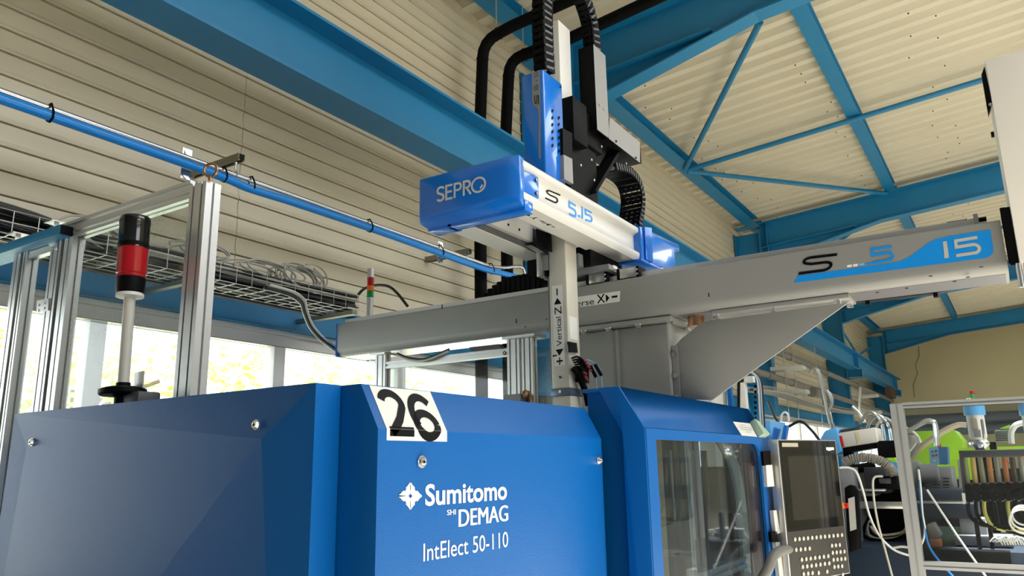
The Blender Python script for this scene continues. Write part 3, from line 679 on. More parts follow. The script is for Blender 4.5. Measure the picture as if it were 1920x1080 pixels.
M().lathe((bx, by, zz), [(0.0446, .147), (0.0455, .149), (0.0455, .158), (0.0446, .16)], 32).obj('lens_ring', BLACK, t)
m = M(); m.box(bx-.012, bx+.06, by-.10, by-.02, ZT+.005, ZT+.048); m.obj('clamp_box', DKGREY, t, bevel=.006)
t.rotation_euler = V3((0, 0, 0))
# terminal plate standing behind the lamp foot
M().box(bx+.03, bx+.034, by-.05, by-.005, ZT+.05, ZT+.115).obj('plate', STEEL, t)
t.rotation_euler = (math.radians(-2.2), 0, 0)
# aluminium guard frame across the aisle, seen only as a reflection in the gate window
t = thing('aisle_guard', 'aluminium guard frame across the aisle, mirrored in the gate window', 'machine guard', (5.5, -.8, 0))
def mir(x, y, v=-.8):
    p = at(x, y, 'v', 2*GV-v); p.y = v; return p
for x0 in (1309, 1396):
    q = mir(x0, 960); m = M(); profile_bar(m, (q.x, -.8, 0), (q.x, -.8, 2.5), .09, .09, up=(0, 1, 0), g=.012); m.obj('post', ALU, t, smooth=0)
q0, q1 = mir(1300, 1070), mir(1405, 1046)
m = M(); profile_bar(m, (q0.x, -.8, (q0.z+q1.z)/2), (q1.x+.4, -.8, (q0.z+q1.z)/2), .08, .08); m.obj('rail', ALU, t, smooth=0)
m = M(); profile_bar(m, (q0.x, -.8, 2.46), (q1.x+.4, -.8, 2.46), .08, .08); m.obj('rail', ALU, t, smooth=0)
# ------------------------------------------------------------------ robot: traverse beam on its column
XU, XU2 = 3.15, 3.42; XT, XB, XBB = EYE+.826, EYE+.677, EYE+.637
XV0, XV1 = -.045, 3.25
rb = thing('robot_beam', 'long grey robot traverse beam with the blue 5 15 stripe, carried over the machine', 'robot beam', (3.3, 1.4, 0))
prof = [(XU, XT-.006), (XU, XB)]+[(XU+.04-.04*math.cos(a), XB-.04*math.sin(a)) for a in [math.radians(d) for d in (18, 36, 54, 72, 90)]]+[(XU2-.04+.04*math.sin(a), XB-.04*math.cos(a)) for a in [math.radians(d) for d in (0, 30, 60, 90)]]+[(XU2, XT), (XU+.006, XT)]
M().prism([(x, XV0, z) for x, z in prof], (0, XV1-XV0, 0)).obj('beam_body', GREYB, rb, smooth=30)
M().prism([(x, XV1, z) for x, z in [(XU-.004, XT+.002), (XU-.004, XBB-.002), (XU2, XBB-.002), (XU2, XT+.002)]], (0, .006, 0)).obj('end_plate', ROBB, rb)
M().box(XU+.03, XU+.062, XV0+.08, XV1-.03, XT, XT+.028).obj('guide_rail', ALU, rb); M().box(XU2-.07, XU2-.03, XV0+.08, XV1-.03, XT, XT+.03).obj('guide_rail', STEEL, rb)
M().box(XU2-.03, XU2+.012, .35, XV1-.03, XT, XT+.05).obj('chain_tray', STEEL, rb)
M().box(XU+.10, XU+.15, XV0+.10, XV0+.17, XT, XT+.05).obj('end_stop', BLACK, rb, bevel=.003); M().box(XU+.03, XU+.14, XV0+.065, XV0+.08, XT, XT+.045).obj('stop_plate', STEEL, rb)
m = M(); m.cyl((XU+.11, XV0+.065, XT+.02), (XU+.11, XV0+.04, XT+.02), .009, n=10); m.obj('stop_screw', BLACK, rb); m = M(); m.cyl((XU+.11, XV0+.065, XT+.04), (XU+.11, XV0+.04, XT+.04), .009, n=10); m.obj('stop_screw', BLACK, rb)
def fb(x, y): return at(x, y, 'u', XU-.001)
def fbq(*q): return quadmap(*[fb(*p) for p in q], 0)
def flat(pts, mtl, name): m = M(); m.face([fb(*p) for p in pts]); return m.obj(name, mtl, rb, smooth=0)
# blue stripe with the white 15
sw = [(1488, 530.5), (1496, 517)]
top = [(1496, 517), (1600, 503), (1660, 494.5), (1686, 490), (1704, 482), (1722, 469), (1738, 457), (1752, 449), (1772, 444), (1857, 430)]
m = M()
botf = lambda x: 530.5+(x-1488)*(484.0-530.5)/(1846-1488)
P = [top[0]]+[p for p in top[1:]]
prev = (1488, 530.5)
m.face([fb(1488, 530.5), fb(1510, botf(1510)), fb(1510, 515), fb(1496, 517)])
xs = [1510+k*(1846-1510)/40 for k in range(41)]
def ty(x):
    for a, b in zip(top, top[1:]):
        if a[0] <= x <= b[0]:
            t = (x-a[0])/(b[0]-a[0]); return a[1]+(b[1]-a[1])*t
for a, b in zip(xs, xs[1:]): m.face([fb(a, botf(a)), fb(b, botf(b)), fb(b, ty(b)), fb(a, ty(a))])
m.face([fb(1846, botf(1846)), fb(1856, 480.5), fb(1862, 474), fb(1862.5, 465), fb(1857, 430), fb(1846, ty(1846))])
m.obj('blue_stripe', SKYB, rb, smooth=0)
XL = -.0008
def gq(bl, br, tr_, tl_): return quadmap(fb(*bl), fb(*br), fb(*tr_), fb(*tl_), .001)
GPRINT = mat('grey_print', (186, 184, 178), .4)
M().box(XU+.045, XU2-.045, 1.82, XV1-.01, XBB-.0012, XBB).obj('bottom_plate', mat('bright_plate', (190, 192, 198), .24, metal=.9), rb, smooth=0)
M().box(XU+.045, XU2-.045, XV0+.01, 1.2, XBB-.0012, XBB).obj('bottom_plate', mat('dim_reflection_steel', (112, 112, 118), .45, metal=.3), rb, smooth=0)  # same underside metal, its dim reflection put into a darker, duller colour
f15 = gq((1793, 481), (1840, 474), (1832, 443.5), (1790, 450.5))
stroke([G5], f15, .19, GPRINT, rb, asp=1.35)
stroke([[(.5, 0), (.5, 1)]], gq((1771, 484.5), (1779.5, 483), (1775, 452), (1768, 453)), .27, GPRINT, rb, asp=.27)
stroke([G5], gq((1636, 494), (1676, 487.5), (1672, 461), (1633, 466.5)), .2, SKYB, rb, asp=1.4)
stroke([GS], gq((1497, 514.5), (1563, 506), (1570, 476), (1502, 484)), .17, BPRINT, rb, asp=2.0)
for k, (a, b, c) in enumerate(((1588, 1597, WPRINT), (1599, 1608, WPRINT), (1610, 1620, mat('pale_blue_print', (120, 180, 225), .4)), (1623, 1635, SKYB))):
    flat([(a, 501.5-k*1.5), (b, 500.5-k*1.5), (b+.5, 496-k*1.5), (a+.8, 497-k*1.5)], c, 'stripe_block')
# white direction label, partly behind the vertical axis
dlab = flat([(1036, 583), (1162, 565.5), (1163, 545.5), (1036, 563)], STICK, 'direction_label')
text('Traverse', gq((1045, 580.5), (1114, 570.5), (1113.5, 559), (1045, 569)), BPRINT, dlab)
stroke([[(0, 0), (1, 1)], [(0, 1), (1, 0)]], gq((1121, 569), (1133.5, 567.3), (1133, 551), (1120.5, 552.7)), .15, BPRINT, dlab, asp=.8)
poly([(0, 0), (1, .5), (0, 1)], gq((1136.3, 567.5), (1143, 566.5), (1142.7, 550.5), (1136, 551.5)), BPRINT, dlab, 'arrow'); poly([(0, 0), (1, 0), (1, 1), (0, 1)], gq((1147, 559), (1158, 557.5), (1158, 553.7), (1147, 555.2)), BPRINT, dlab, 'minus')
for x, y in ((829, 575), (968, 602), (1329, 553), (1832, 465)):
    if x < 1800: flat([(x-1, y+4), (x+1, y+4), (x+1, y-4), (x-1, y-4)], BPRINT, 'tick')
# black fixing rail at the operator end and the upright white cover
M().box(XU-.01, XU+.02, XV0-.02, XV0-.004, EYE+.66, EYE+.866).obj('black_bracket', BLACK, rb); M().box(XU-.02, XU-.01, XV0-.034, XV0-.008, EYE+.652, EYE+.862).obj('black_bracket', BLACK, rb)
for k in range(2): M().cyl((XU-.022, XV0-.03-.024*k, EYE+.655), (XU-.022, XV0-.03-.024*k, EYE+.57), .009, n=12).obj('chrome_pin', CHROME, rb)
# column, flanges, gusset
CV0, CV1 = at(1252, 600, 'u', 3.22).y, 1.78
M().box(3.22, 3.52, CV0, CV1, .9, XBB-.022).obj('support_column', GREYB, rb, bevel=.012, seg=3)
m = M(); jv = at(1158, 650, 'u', 3.22).y
M().box(3.212, 3.222, jv-.006, jv+.006, .9, XBB-.03).obj('weld_seam', GREYB, rb)
M().box(3.17, 3.56, CV0-.035, CV1+.02, XBB-.022, XBB-.002).obj('top_flange', GREYB, rb, bevel=.003)
GU = 3.24
gl_ = [at(x, y, 'u', GU) for x, y in ((1262, 652), (1278, 634), (1318, 603), (1592, 566), (1335, 750), (1266, 748))]
M().prism(gl_, (.012, 0, 0)).obj('gusset_plate', GREYB, rb, bevel=.002)
fa, fbp = at(1335, 592, 'u', GU-.05).y, at(1592, 556, 'u', GU-.06).y
M().box(GU-.06, GU+.10, fbp, fa, XBB-.02, XBB-.001).obj('gusset_flange', GREYB, rb, bevel=.003)
def hexbolt(x, y, z):
    m = M(); m.cyl((x, y, z), (x, y, z-.004), .017, n=16); m.cyl((x, y, z-.004), (x, y, z-.016), .0125, n=6); m.obj('flange_bolt', CHROME, rb, smooth=0)
for px, py in ((1343, 585), (1449, 572), (1570, 555)):
    hexbolt(GU-.04, at(px, py, 'u', GU-.04).y, XBB-.02)
hexbolt(GU+.07, fbp+.02, XBB-.02)
for y in (CV0-.02, CV0+.13, CV0+.28, 1.66): hexbolt(3.19, y, XBB-.022)
hexbolt(3.40, CV0-.022, XBB-.022)
M().box(3.235, 3.262, CV0-.03, CV0-.002, .9, EYE+.51).obj('side_flange', GREYB, rb); 
for z in (EYE+.47, EYE+.375, EYE+.28): m = M(); m.cyl((3.235, CV0-.016, z), (3.222, CV0-.016, z), .012, n=14); m.obj('side_bolt', STEEL, rb)
bp = at(1305, 590, 'u', 3.27)
m = M(); m.cyl((3.27, bp.y, XBB), (3.27, bp.y, XBB-.038), .038, n=24); m.cyl((3.27, bp.y, XBB-.038), (3.27, bp.y, XBB-.048), .041, n=24); m.obj('brass_boss', COPPER, rb)
for x, y in ((1645, 548), (1700, 540), (1790, 527), (1745, 517), (1840, 500), (1815, 519)):
    p = at(x, y, 'z', XBB-.001); m = M(); m.cyl(p, p-V3((0, 0, .003)), .006, n=8); m.obj('underside_screw', DKGREY, rb)
m = M(); m.tube([at(x, y, 'u', XU2+.02) for x, y in ((1600, 566), (1660, 560), (1720, 553), (1755, 548), (1800, 538), (1832, 534))], .008, 8, smooth=5); m.obj('underside_cable', CABLEB, rb)
for x, y in ((1627, 564), (1754, 550)): p = at(x, y, 'u', XU2+.02); M().box(p.x-.012, p.x+.012, p.y-.008, p.y+.008, p.z-.016, p.z+.012).obj('cable_clip', BLACK, rb)
for x, y in ((985, 612), (1025, 598)): p = at(x, y, 'z', XBB-.001); m = M(); m.cyl(p, p-V3((0, 0, .003)), .006, n=8); m.obj('underside_screw', DKGREY, rb)
# white cabinet standing up at the operator end
t = thing('white_cover_cabinet', 'tall off-white sheet metal cabinet at the upper right edge, beside the beam end', 'cabinet', (3.13, -.3, EYE+.655))
c0 = at(1848, 112, 'u', XU-.03); c1 = at(1912, 492, 'u', XU-.03)
M().box(XU-.03, XU+.35, -.55, c1.y, c1.z, c0.z).obj('body', mat('offwhite_cabinet', (246, 241, 233), .5), t, bevel=.003)
for z in (c0.z-.02,): 
    q = [at(x, y, 'u', XU-.02) for x, y in ((1846, 124), (1840, 140), (1853, 215), (1860, 190))]
    M().prism(q, (.03, 0, 0)).obj('door_bracket', BLACK, t)
p = at(1864, 250, 'u', XU); M().box(XU, XU+.02, p.y, p.y+.01, p.z-.008, p.z+.008).obj('latch', BLACK, t)
m = M(); q = at(1857, 197, 'u', XU-.02); m.cyl(q, q+V3((-.008, 0, 0)), .006, n=10); m.obj('screw', CHROME, t)
p = at(1915, 510, 'u', XU+.01); M().box(XU+.0, XU+.3, -.5, c1.y-.012, c1.z-.05, c1.z-.001).obj('lower_case', NAVY, t)

# ------------------------------------------------------------------ robot: demoulding arm
AV0, AV1 = 1.462, 1.93; AB, ATP = EYE+.98, EYE+1.158; AU0, AU1 = 2.36, 3.46
ar = thing('robot_arm', 'pale grey horizontal robot arm with blue end caps, crossing above the grey beam', 'robot arm', (2.9, 1.7, AB))
def channel(ys, sgn):
    """rail profile: rounded lips top and bottom, hollow side between; ys = outer face, sgn = towards the inside"""
    o = lambda d: ys+sgn*d
    h0, h1 = AB, ATP
    pr = [(o(.012), h0), (o(.004), h0+.012), (o(0), h0+.03), (o(0), h0+.040), (o(.006), h0+.046), (o(.018), h0+.052), (o(.028), h0+.062), (o(.028), h1-.044), (o(.020), h1-.036), (o(.004), h1-.031), (o(0), h1-.025), (o(0), h1-.010), (o(.005), h1-.003), (o(.012), h1), (o(.12), h1), (o(.12), h1-.02), (o(.03), h1-.03), (o(.03), h0+.03), (o(.125), h0+.02), (o(.125), h0)]
    return pr
for nm, ys, sg in (('right_rail', AV0, 1), ('left_rail', AV1, -1)):
    M().prism([(AU0, y, z) for y, z in channel(ys, sg)], (AU1-AU0, 0, 0)).obj('arm_rail', ARMG, ar, smooth=50)
M().box(AU0+.02, AU1-.02, AV0+.13, AV0+.142, AB+.015, AB+.09).obj('inner_rail', STEEL, ar); M().box(AU0+.02, AU1-.02, AV1-.16, AV1-.135, AB+.03, AB+.15).obj('inner_web', ARMG, ar)
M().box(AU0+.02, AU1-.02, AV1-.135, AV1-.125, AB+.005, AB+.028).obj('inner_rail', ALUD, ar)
for k in range(5): m = M(); x = AU0+.09+.09*k; m.cyl((x, AV1-.16, AB+.06), (x, AV1-.163, AB+.06), .006, n=10); m.obj('rail_screw', BLACK, ar)
# lettering on the side
SV = AV0+.0275
def sa(x, y): return at(x, y, 'v', SV)
def saq(bl, br, tr_, tl_): return quadmap(sa(*bl), sa(*br), sa(*tr_), sa(*tl_), .001)
stroke([GS], saq((1022, 372), (1046, 383.5), (1050.5, 365.5), (1022.5, 354)), .16, BPRINT, ar, asp=1.3)
stroke([G5], saq((1067, 402), (1080, 408), (1079.5, 385), (1066.5, 377)), .17, SKYB, ar, asp=.75)
stroke([G5], saq((1097, 413), (1110, 417), (1109.5, 398), (1097, 391.5)), .17, SKYB, ar, asp=.75)
stroke([[(.5, 0), (.5, 1)]], saq((1090.2, 410), (1093.2, 411), (1093, 388), (1090, 387)), .16, SKYB, ar, asp=.16)
stroke([[(0, .5), (1, .5)]], saq((1083.5, 406), (1088, 408), (1088, 404), (1083.5, 402)), 1.0, SKYB, ar, asp=1.3)
# direction label under the arm
lbl = [at(x, y, 'z', AB-.0008) for x, y in ((1056, 426.5), (979.4, 393), (962, 395.5), (1036, 431))]
lab_a = M().prism(lbl, (0, 0, .0004)).obj('direction_label', STICK, ar, smooth=0)
fl = quadmap(*lbl, .0014)
sub = lambda x0, x1, y0, y1: (lambda u, v: fl(x0+(x1-x0)*u, y0+(y1-y0)*v))
text('Hor', sub(.32, .48, .32, .70), BPRINT, lab_a); text('Y', sub(.55, .66, .22, .78), BPRINT, lab_a)
poly([(.22, .25), (.30, .5), (.22, .75)], fl, BPRINT, lab_a, 'arrow'); poly([(.78, .25), (.70, .5), (.78, .75)], fl, BPRINT, lab_a, 'arrow')
poly([(.08, .46), (.16, .46), (.16, .56), (.08, .56)], fl, BPRINT, lab_a, 'minus'); poly([(.84, .46), (.92, .46), (.92, .56), (.84, .56)], fl, BPRINT, lab_a, 'plus'); poly([(.87, .25), (.89, .25), (.89, .77), (.87, .77)], fl, BPRINT, lab_a, 'plus')
# front cap: chamfered box with side tab
CU = 2.295
m = M()
y0, y1 = AV0-.008, AV1+.004; z0, z1 = EYE+.945, EYE+1.163
fr_ = [(CU, y1-.012, EYE+.985), (CU, y0+.045, EYE+.995), (CU, y0+.045, z1-.012), (CU, y1-.012, z1-.010)]
mid = [(CU+.012, y1, EYE+.968), (CU+.03, y0, EYE+.975), (CU+.03, y0, z1-.004), (CU+.012, y1, z1-.004)]
bk = [(AU0+.05, y1, z0+.004), (AU0+.012, y0+.012, z0+.01), (AU0+.012, y0+.012, z1), (AU0+.05, y1, z1)]
m.face(fr_)
for A, B in ((fr_, mid), (mid, bk)):
    for i in range(4): m.face((A[i], A[(i+1) % 4], B[(i+1) % 4], B[i]))
cap = m.obj('front_cap', ROBB, ar, bevel=.005, seg=3, smooth=40)
m = M(); m.box(AU0-.0, AU0+.075, AV1-.12, AV1+.002, z0+.001, AB+.002); m.obj('cap_lip', ROBB, ar, bevel=.003)
m = M(); m.box(AU0+.0, AU0+.06, AV0-.004, AV1-.1, z0+.001, AB+.01); m.obj('cap_lip', ROBB, ar, bevel=.003)
tab = [at(x, y, 'v', AV0+.004) for x, y in ((975, 316), (1010, 332), (1011, 373), (978, 356))]
M().prism(tab, (0, .02, 0)).obj('cap_tab', ROBB, ar, bevel=.004, seg=3)
for x, y in ((1004.5, 337.5), (1005.5, 363)):
    p = at(x, y, 'v', AV0+.003); m = M(); m.cyl(p, p+V3((0, -.005, 0)), .0085, .007, n=16); m.obj('cap_screw', BLKG, ar)
def ca(x, y): return at(x, y, 'u', CU-.0008)
fs = quadmap(ca(818.5, 379.5), ca(911.5, 357), ca(911.5, 329.5), ca(818.5, 352), .0006)
Fsub = lambda a, b, lo=0, hi=1: (lambda x, y: fs(a+(b-a)*x, lo+(hi-lo)*y))
SW = .15
stroke([arc(.55, .76, .42, .20, 20, 180, 8)+arc(.5, .5, .36, .06, 180, 200, 2)[:0]+[(.14, .72), (.2, .6), (.5, .5), (.8, .42)]+arc(.5, .25, .40, .20, 10, -160, 10)], Fsub(0, .165), SW, STICK, ar, asp=.62)
stroke([[(1, .95), (.09, .95), (.09, .05), (1, .05)], [(.09, .52), (.9, .52)]], Fsub(.19, .335), SW, STICK, ar, asp=.55)
stroke([[(.1, 0), (.1, .95), (.5, .95)]+arc(.55, .72, .35, .225, 80, -80, 8)+[(.5, .5), (.1, .5)]], Fsub(.36, .52), SW, STICK, ar, asp=.62)
stroke([[(.1, 0), (.1, .95), (.5, .95)]+arc(.5, .73, .35, .22, 80, -80, 8)+[(.45, .52), (.1, .52)], [(.4, .52), (.95, 0)]], Fsub(.545, .71), SW, STICK, ar, asp=.62)
stroke([arc(.5, .5, .44, .44, 0, 360, 32), arc(.45, .5, .30, .28, -60, -10, 8)], Fsub(.705, 1.0, -.04, 1.05), .13, STICK, ar, asp=1.1)
# rear cap: tapered hood with a flared lower lip
def rc_(x, y, v): return at(x, y, 'v', v)
V0 = AV0-.012
A = [rc_(x, y, V0) for x, y in ((1209, 424), (1217, 422), (1278, 461), (1278, 467), (1262, 470), (1262, 493), (1201, 470), (1190, 466))]
zmin = min(p.z for p in A)
sidep = [(3.44, ATP+.004), (3.50, ATP+.006), (3.98, ATP+.03), (3.98, ATP-.01), (3.90, ATP-.02), (3.90, AB+.045), (3.56, AB+.0), (3.44, AB+.005)]
M().prism([(x, V0, z) for x, z in sidep], (0, AV1-AV0+.02, 0)).obj('rear_cap', ROBB, ar, bevel=.008, seg=3)
M().prism([(3.47, V0-.008, AB+.01), (3.51, V0-.03, AB+.002), (3.51, V0-.034, ATP+.004), (3.47, V0-.010, ATP+.004)], (.015, .03, 0)).obj('cap_rib', ROBB, ar, bevel=.004)
m = M(); m.prism([(3.40, V0-.012, AB-.012), (3.86, V0-.02, AB-.012), (3.86, V0+.2, AB-.012), (3.40, V0+.2, AB-.012)], (0, 0, .014)); m.obj('cap_flare', ROBB, ar, bevel=.003)
# carriage between arm and beam
M().box(3.12, 3.44, AV0+.02, AV1-.1, XT+.05, XT+.075).obj('carriage_plate', MIDGREY, ar)
M().box(3.1, 3.44, AV0+.1, AV1-.02, XT+.075, AB+.02).obj('carriage_body', BLACK, ar)
for y in (AV0-.10, AV0+.06):
    M().box(XU+.005, XU+.085, y, y+.085, XT+.004, XT+.05).obj('slide_block', STEEL, ar, bevel=.003)
    for dy in (-.012, .085): M().box(XU+.003, XU+.087, y+dy, y+dy+.012, XT+.003, XT+.052).obj('block_seal', BLACK, ar)
    for dz in (.015, .035):
        m = M(); m.cyl((XU+.003, y-.006, XT+dz), (XU-.001, y-.006, XT+dz), .004, n=8); m.obj('seal_screw', CHROME, ar)
M().box(XU-.02, XU+.02, AV0-.0, AV0+.14, XT+.052, XT+.068).obj('carriage_bar', ARMG, ar)
M().box(3.06, 3.12, AV0+.14, AV0+.36, AB-.08, AB-.02).obj('gear_cover', MIDGREY, ar, bevel=.004)
# silver bracket left of the vertical axis
p = at(1012, 470, 'u', 2.92)
m = M(); m.prism([at(x, y, 'u', 2.92) for x, y in ((1005, 473), (1013, 470), (1015, 517), (1006.5, 519))], (.05, 0, 0)); m.obj('side_bracket', STEEL, ar, bevel=.002)
m = M(); m.prism([at(x, y, 'u', 2.94) for x, y in ((1016, 479), (1027, 477), (1028, 506), (1017, 507))], (.04, 0, 0)); m.obj('bracket_block', STEEL, ar, bevel=.002)
m = M(); m.prism([at(x, y, 'u', 2.95) for x, y in ((1016, 507), (1028, 505), (1028, 517), (1017, 519))], (.04, 0, 0)); m.obj('roller_block', BLACK, ar)
m = M(); m.prism([at(x, y, 'u', 2.9) for x, y in ((985, 461), (996, 459), (1014, 470), (1005, 473))], (.03, 0, 0)); m.obj('side_bracket', STEEL, ar)
M().prism([at(x, y, 'u', 2.93) for x, y in ((974, 421), (1000, 428), (1003, 460), (976, 452))], (.06, 0, 0)).obj('motor_block', DKGREY, ar, bevel=.004)
M().prism([at(x, y, 'u', 2.90) for x, y in ((1004, 428), (1026, 436), (1028, 470), (1006, 464))], (.04, 0, 0)).obj('slide_carriage', BLACK, ar, bevel=.003)
# ------------------------------------------------------------------ robot: vertical axis
ZU0, ZU1, ZV0, ZV1 = 2.945, 3.052, 1.61, 1.70
va = thing('vertical_axis', 'upright warm-grey robot axis with the Vertical Z label, passing down through the arm', 'robot axis', (3.0, 1.655, EYE+.26))
m = M(); m.box(ZU0, ZU1, ZV0, ZV1, EYE+.325, EYE+1.30); m.obj('axis_tube', ZG, va, bevel=.006, seg=3)
M().box(ZU0+.01, ZU1+.02, ZV0+.0, ZV1-.0, EYE+1.26, EYE+2.12).obj('upper_profile', ARMG, va, bevel=.004)
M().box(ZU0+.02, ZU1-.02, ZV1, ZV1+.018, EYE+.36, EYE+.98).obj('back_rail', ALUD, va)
def zf(x, y): return at(x, y, 'u', ZU0-.001)
ql = [zf(*q) for q in ((1059.5, 684), (1054, 533.5), (1034.5, 536.5), (1040, 687))]
lab_z = M().prism(ql, (.0005, 0, 0)).obj('axis_label', STICK, va, smooth=0)
fz = quadmap(*ql, .0008)
zs = lambda a, b, lo, hi: (lambda u, v: fz(a+(b-a)*u, lo+(hi-lo)*v))
text('Vertical', zs(.24, .60, .22, .72), BPRINT, lab_z); text('Z', zs(.63, .73, .15, .80), BPRINT, lab_z)
poly([(.76, .12), (.84, .5), (.76, .85)], fz, BPRINT, lab_z, 'arrow'); poly([(.20, .12), (.12, .5), (.20, .85)], fz, BPRINT, lab_z, 'arrow')
poly([(.87, .45), (.96, .45), (.96, .56), (.87, .56)], fz, BPRINT, lab_z, 'minus'); poly([(.01, .45), (.10, .45), (.10, .55), (.01, .55)], fz, BPRINT, lab_z, 'plus'); poly([(.045, .2), (.065, .2), (.065, .8), (.045, .8)], fz, BPRINT, lab_z, 'plus')
M().prism([zf(*q) for q in ((1036, 669), (1044, 667.5), (1044, 665), (1036, 666.5))], (.0004, 0, 0)).obj('tick', BPRINT, va, smooth=0)
q = at(1074, 616, 'v', ZV0-.001)
M().prism([at(x, y, 'v', ZV0-.001) for x, y in ((1067, 592), (1082, 596), (1083.5, 639), (1069, 634))], (0, .0005, 0)).obj('data_plate', STICK, va, smooth=0, label='white data plate')
m = M(); p = zf(1050.5, 707); m.cyl(p, p-V3((.003, 0, 0)), .006, n=14); m.obj('plug', DKGREY, va)
bz = EYE+.325
M().box(ZU0-.004, ZU1+.002, ZV0-.004, ZV1+.004, bz-.03, bz+.003).obj('end_clamp', mat('blue_grey_plate', (96, 112, 134), .35, metal=.5), va, bevel=.002)
m = M(); p = zf(1051.5, 719); p.z = bz-.012; m.cyl(p, p-V3((.012, 0, 0)), .009, .007, n=16); m.obj('clamp_screw', CHROME, va)
M().box(ZU0+.0, ZU1, ZV0, ZV1-.002, bz-.14, bz-.03).obj('gripper_mount', ZG, va, bevel=.004)
M().box(ZU1, ZU1+.03, ZV0+.01, ZV1, bz-.2, bz-.04).obj('gripper_plate', MIDGREY, va)
M().prism([at(x, y, 'v', ZV0-.012) for x, y in ((1067, 640), (1082, 643), (1084, 662), (1069, 660))], (0, .012, 0)).obj('valve', BLKG, va, bevel=.002)
M().box(ZU1-.06, ZU1+.02, ZV0-.03, ZV0, bz+.03, bz+.10).obj('valve_block', BLACK, va, bevel=.003)
for k in range(7):
    a = at(1072+2*k, 672+4*k % 17, 'v', ZV0-.03); b = at(1094+3*(k % 4), 676+5.5*k, 'v', ZV0-.06)
    m = M(); m.tube([a, (a+b)/2+V3((0, 0, .012)), b], .0045, 7, smooth=4); m.obj('hose', BLACK if k % 2 else RUB, va)
    m = M(); m.cyl(b, b+(b-a).normalized()*.018, .0055, n=8); m.obj('red_connector', mat('dark_red_plastic', (128, 24, 34), .4), va)
for k, (xa_, ya_, xb_, yb_, xc, yc) in enumerate(((1107, 684, 1116, 700, 1119, 735), (1116, 682, 1126, 697, 1130, 735))):
    s0 = at(xa_-16, ya_-8, 'v', ZV0-.05)
    m = M(); m.tube([s0, at(xa_, ya_, 'v', ZV0-.06), at(xb_, yb_, 'v', ZV0-.06), at(xc, yc, 'v', ZV0-.06)], .0028, 7, smooth=5); m.obj('blue_tube', mat('pale_blue_tube', (130, 168, 206), .3), va)
    m = M(); m.cyl(at(xa_, ya_+2, 'v', ZV0-.06), at(xb_+1, yb_+6, 'v', ZV0-.06), .008, n=10); m.obj('black_coupling', BLACK, va)
m = M(); m.tube([at(1075, 690, 'v', ZV0-.02), at(1085, 705, 'v', ZV0-.03), at(1098, 735, 'v', ZV0-.04), at(1103, 760, 'v', ZV0-.04)], .014, 10, smooth=4); m.obj('black_hose', RUB, va)
# mould connections under the axis
t = thing('mould_cooling_block', 'grey slotted steel block with a brass elbow, behind the clamp cover', 'mould block', (2.8, 1.9, EYE+.1))
q0, q1 = at(975, 738, 'v', 2.0), at(1035, 735, 'v', 2.0)
for k in range(4):
    a = q0+(q1-q0)*(k/4); b = q0+(q1-q0)*((k+1)/4)
    M().box(a.x+.003, b.x-.001, 2.0, 2.1, EYE+.1, q0.z+.006*(k % 2)).obj('block_segment', MIDGREY, t)
e = at(985, 742, 'v', 1.98)
m = M(); m.tube([e+V3((0, 0, .01)), e+V3((.015, 0, .008)), e+V3((.035, 0, .0)), e+V3((.045, 0, -.04)), e+V3((.045, 0, -.12))], .014, 12, smooth=5); m.torus(e+V3((.0, 0, .01)), (1, 0, 0), .014, .005); m.torus(e+V3((.02, 0, .007)), (1, 0, -.2), .015, .005); m.obj('brass_elbow', COPPER, t)
# blue motor cover of the vertical axis
CVX0, CVX1, CVY0, CVY1 = 2.687, 2.86, 1.55, 1.66; CZ0, CZ1 = EYE+1.13, EYE+1.715
m = M(); m.box(CVX0, CVX1, CVY0, CVY1, CZ0, CZ1); m.obj('motor_cover', ROBB, ar, bevel=.008, seg=3)
def cf(x, y): return at(x, y, 'u', CVX0-.001)
strip = [(997, 137), (1012, 131), (1014, 298), (1010, 296), (1010, 212), (1008, 204), (1000, 196), (998, 188)]
M().prism([cf(*q) for q in strip], (.0005, 0, 0)).obj('grey_strip', GREYB, ar, smooth=0)
def cq(bl, br, tr_, tl_): return quadmap(cf(*bl), cf(*br), cf(*tr_), cf(*tl_), .0008)
stroke([GS], cq((1002, 178), (1002.5, 196), (1010.5, 195.5), (1010, 177)), .2, BPRINT, ar, asp=1.6)
DBLUE = mat('muted_blue_print', (58, 96, 140), .4)
stroke([G5], cq((1002, 159), (1002, 170), (1009, 169), (1009, 158)), .2, DBLUE, ar, asp=1.5); stroke([G5], cq((1002, 136), (1002, 146), (1009, 144), (1009, 134)), .2, DBLUE, ar, asp=1.5)
stroke([[(0, .5), (1, .5)]], cq((1003, 150), (1003, 154), (1009, 153), (1009, 149)), .5, DBLUE, ar, asp=.6)
vent0 = None
for k in range(6):
    for x, y in ((1036, 208+k*13), (1048, 221+k*12.5)):
        p = at(x, y, 'v', CVY0-.0008)
        if vent0 is None: vent0 = (M().prism([p+V3((dx, 0, dz)) for dx, dz in ((-.010, -.008), (-.004, -.012), (.010, .002), (.010, .008), (.004, .012), (-.010, 0))], (0, .001, 0)).obj('vent_hole', BLACK, ar, smooth=0), p)
        else: dup(vent0[0], p-vent0[1], ar)
for x, y in ((1051, 163), (1056.5, 322)): p = at(x, y, 'v', CVY0-.001); m = M(); m.cyl(p, p+V3((0, -.003, 0)), .005, n=10); m.obj('cover_screw', BLACK, ar)
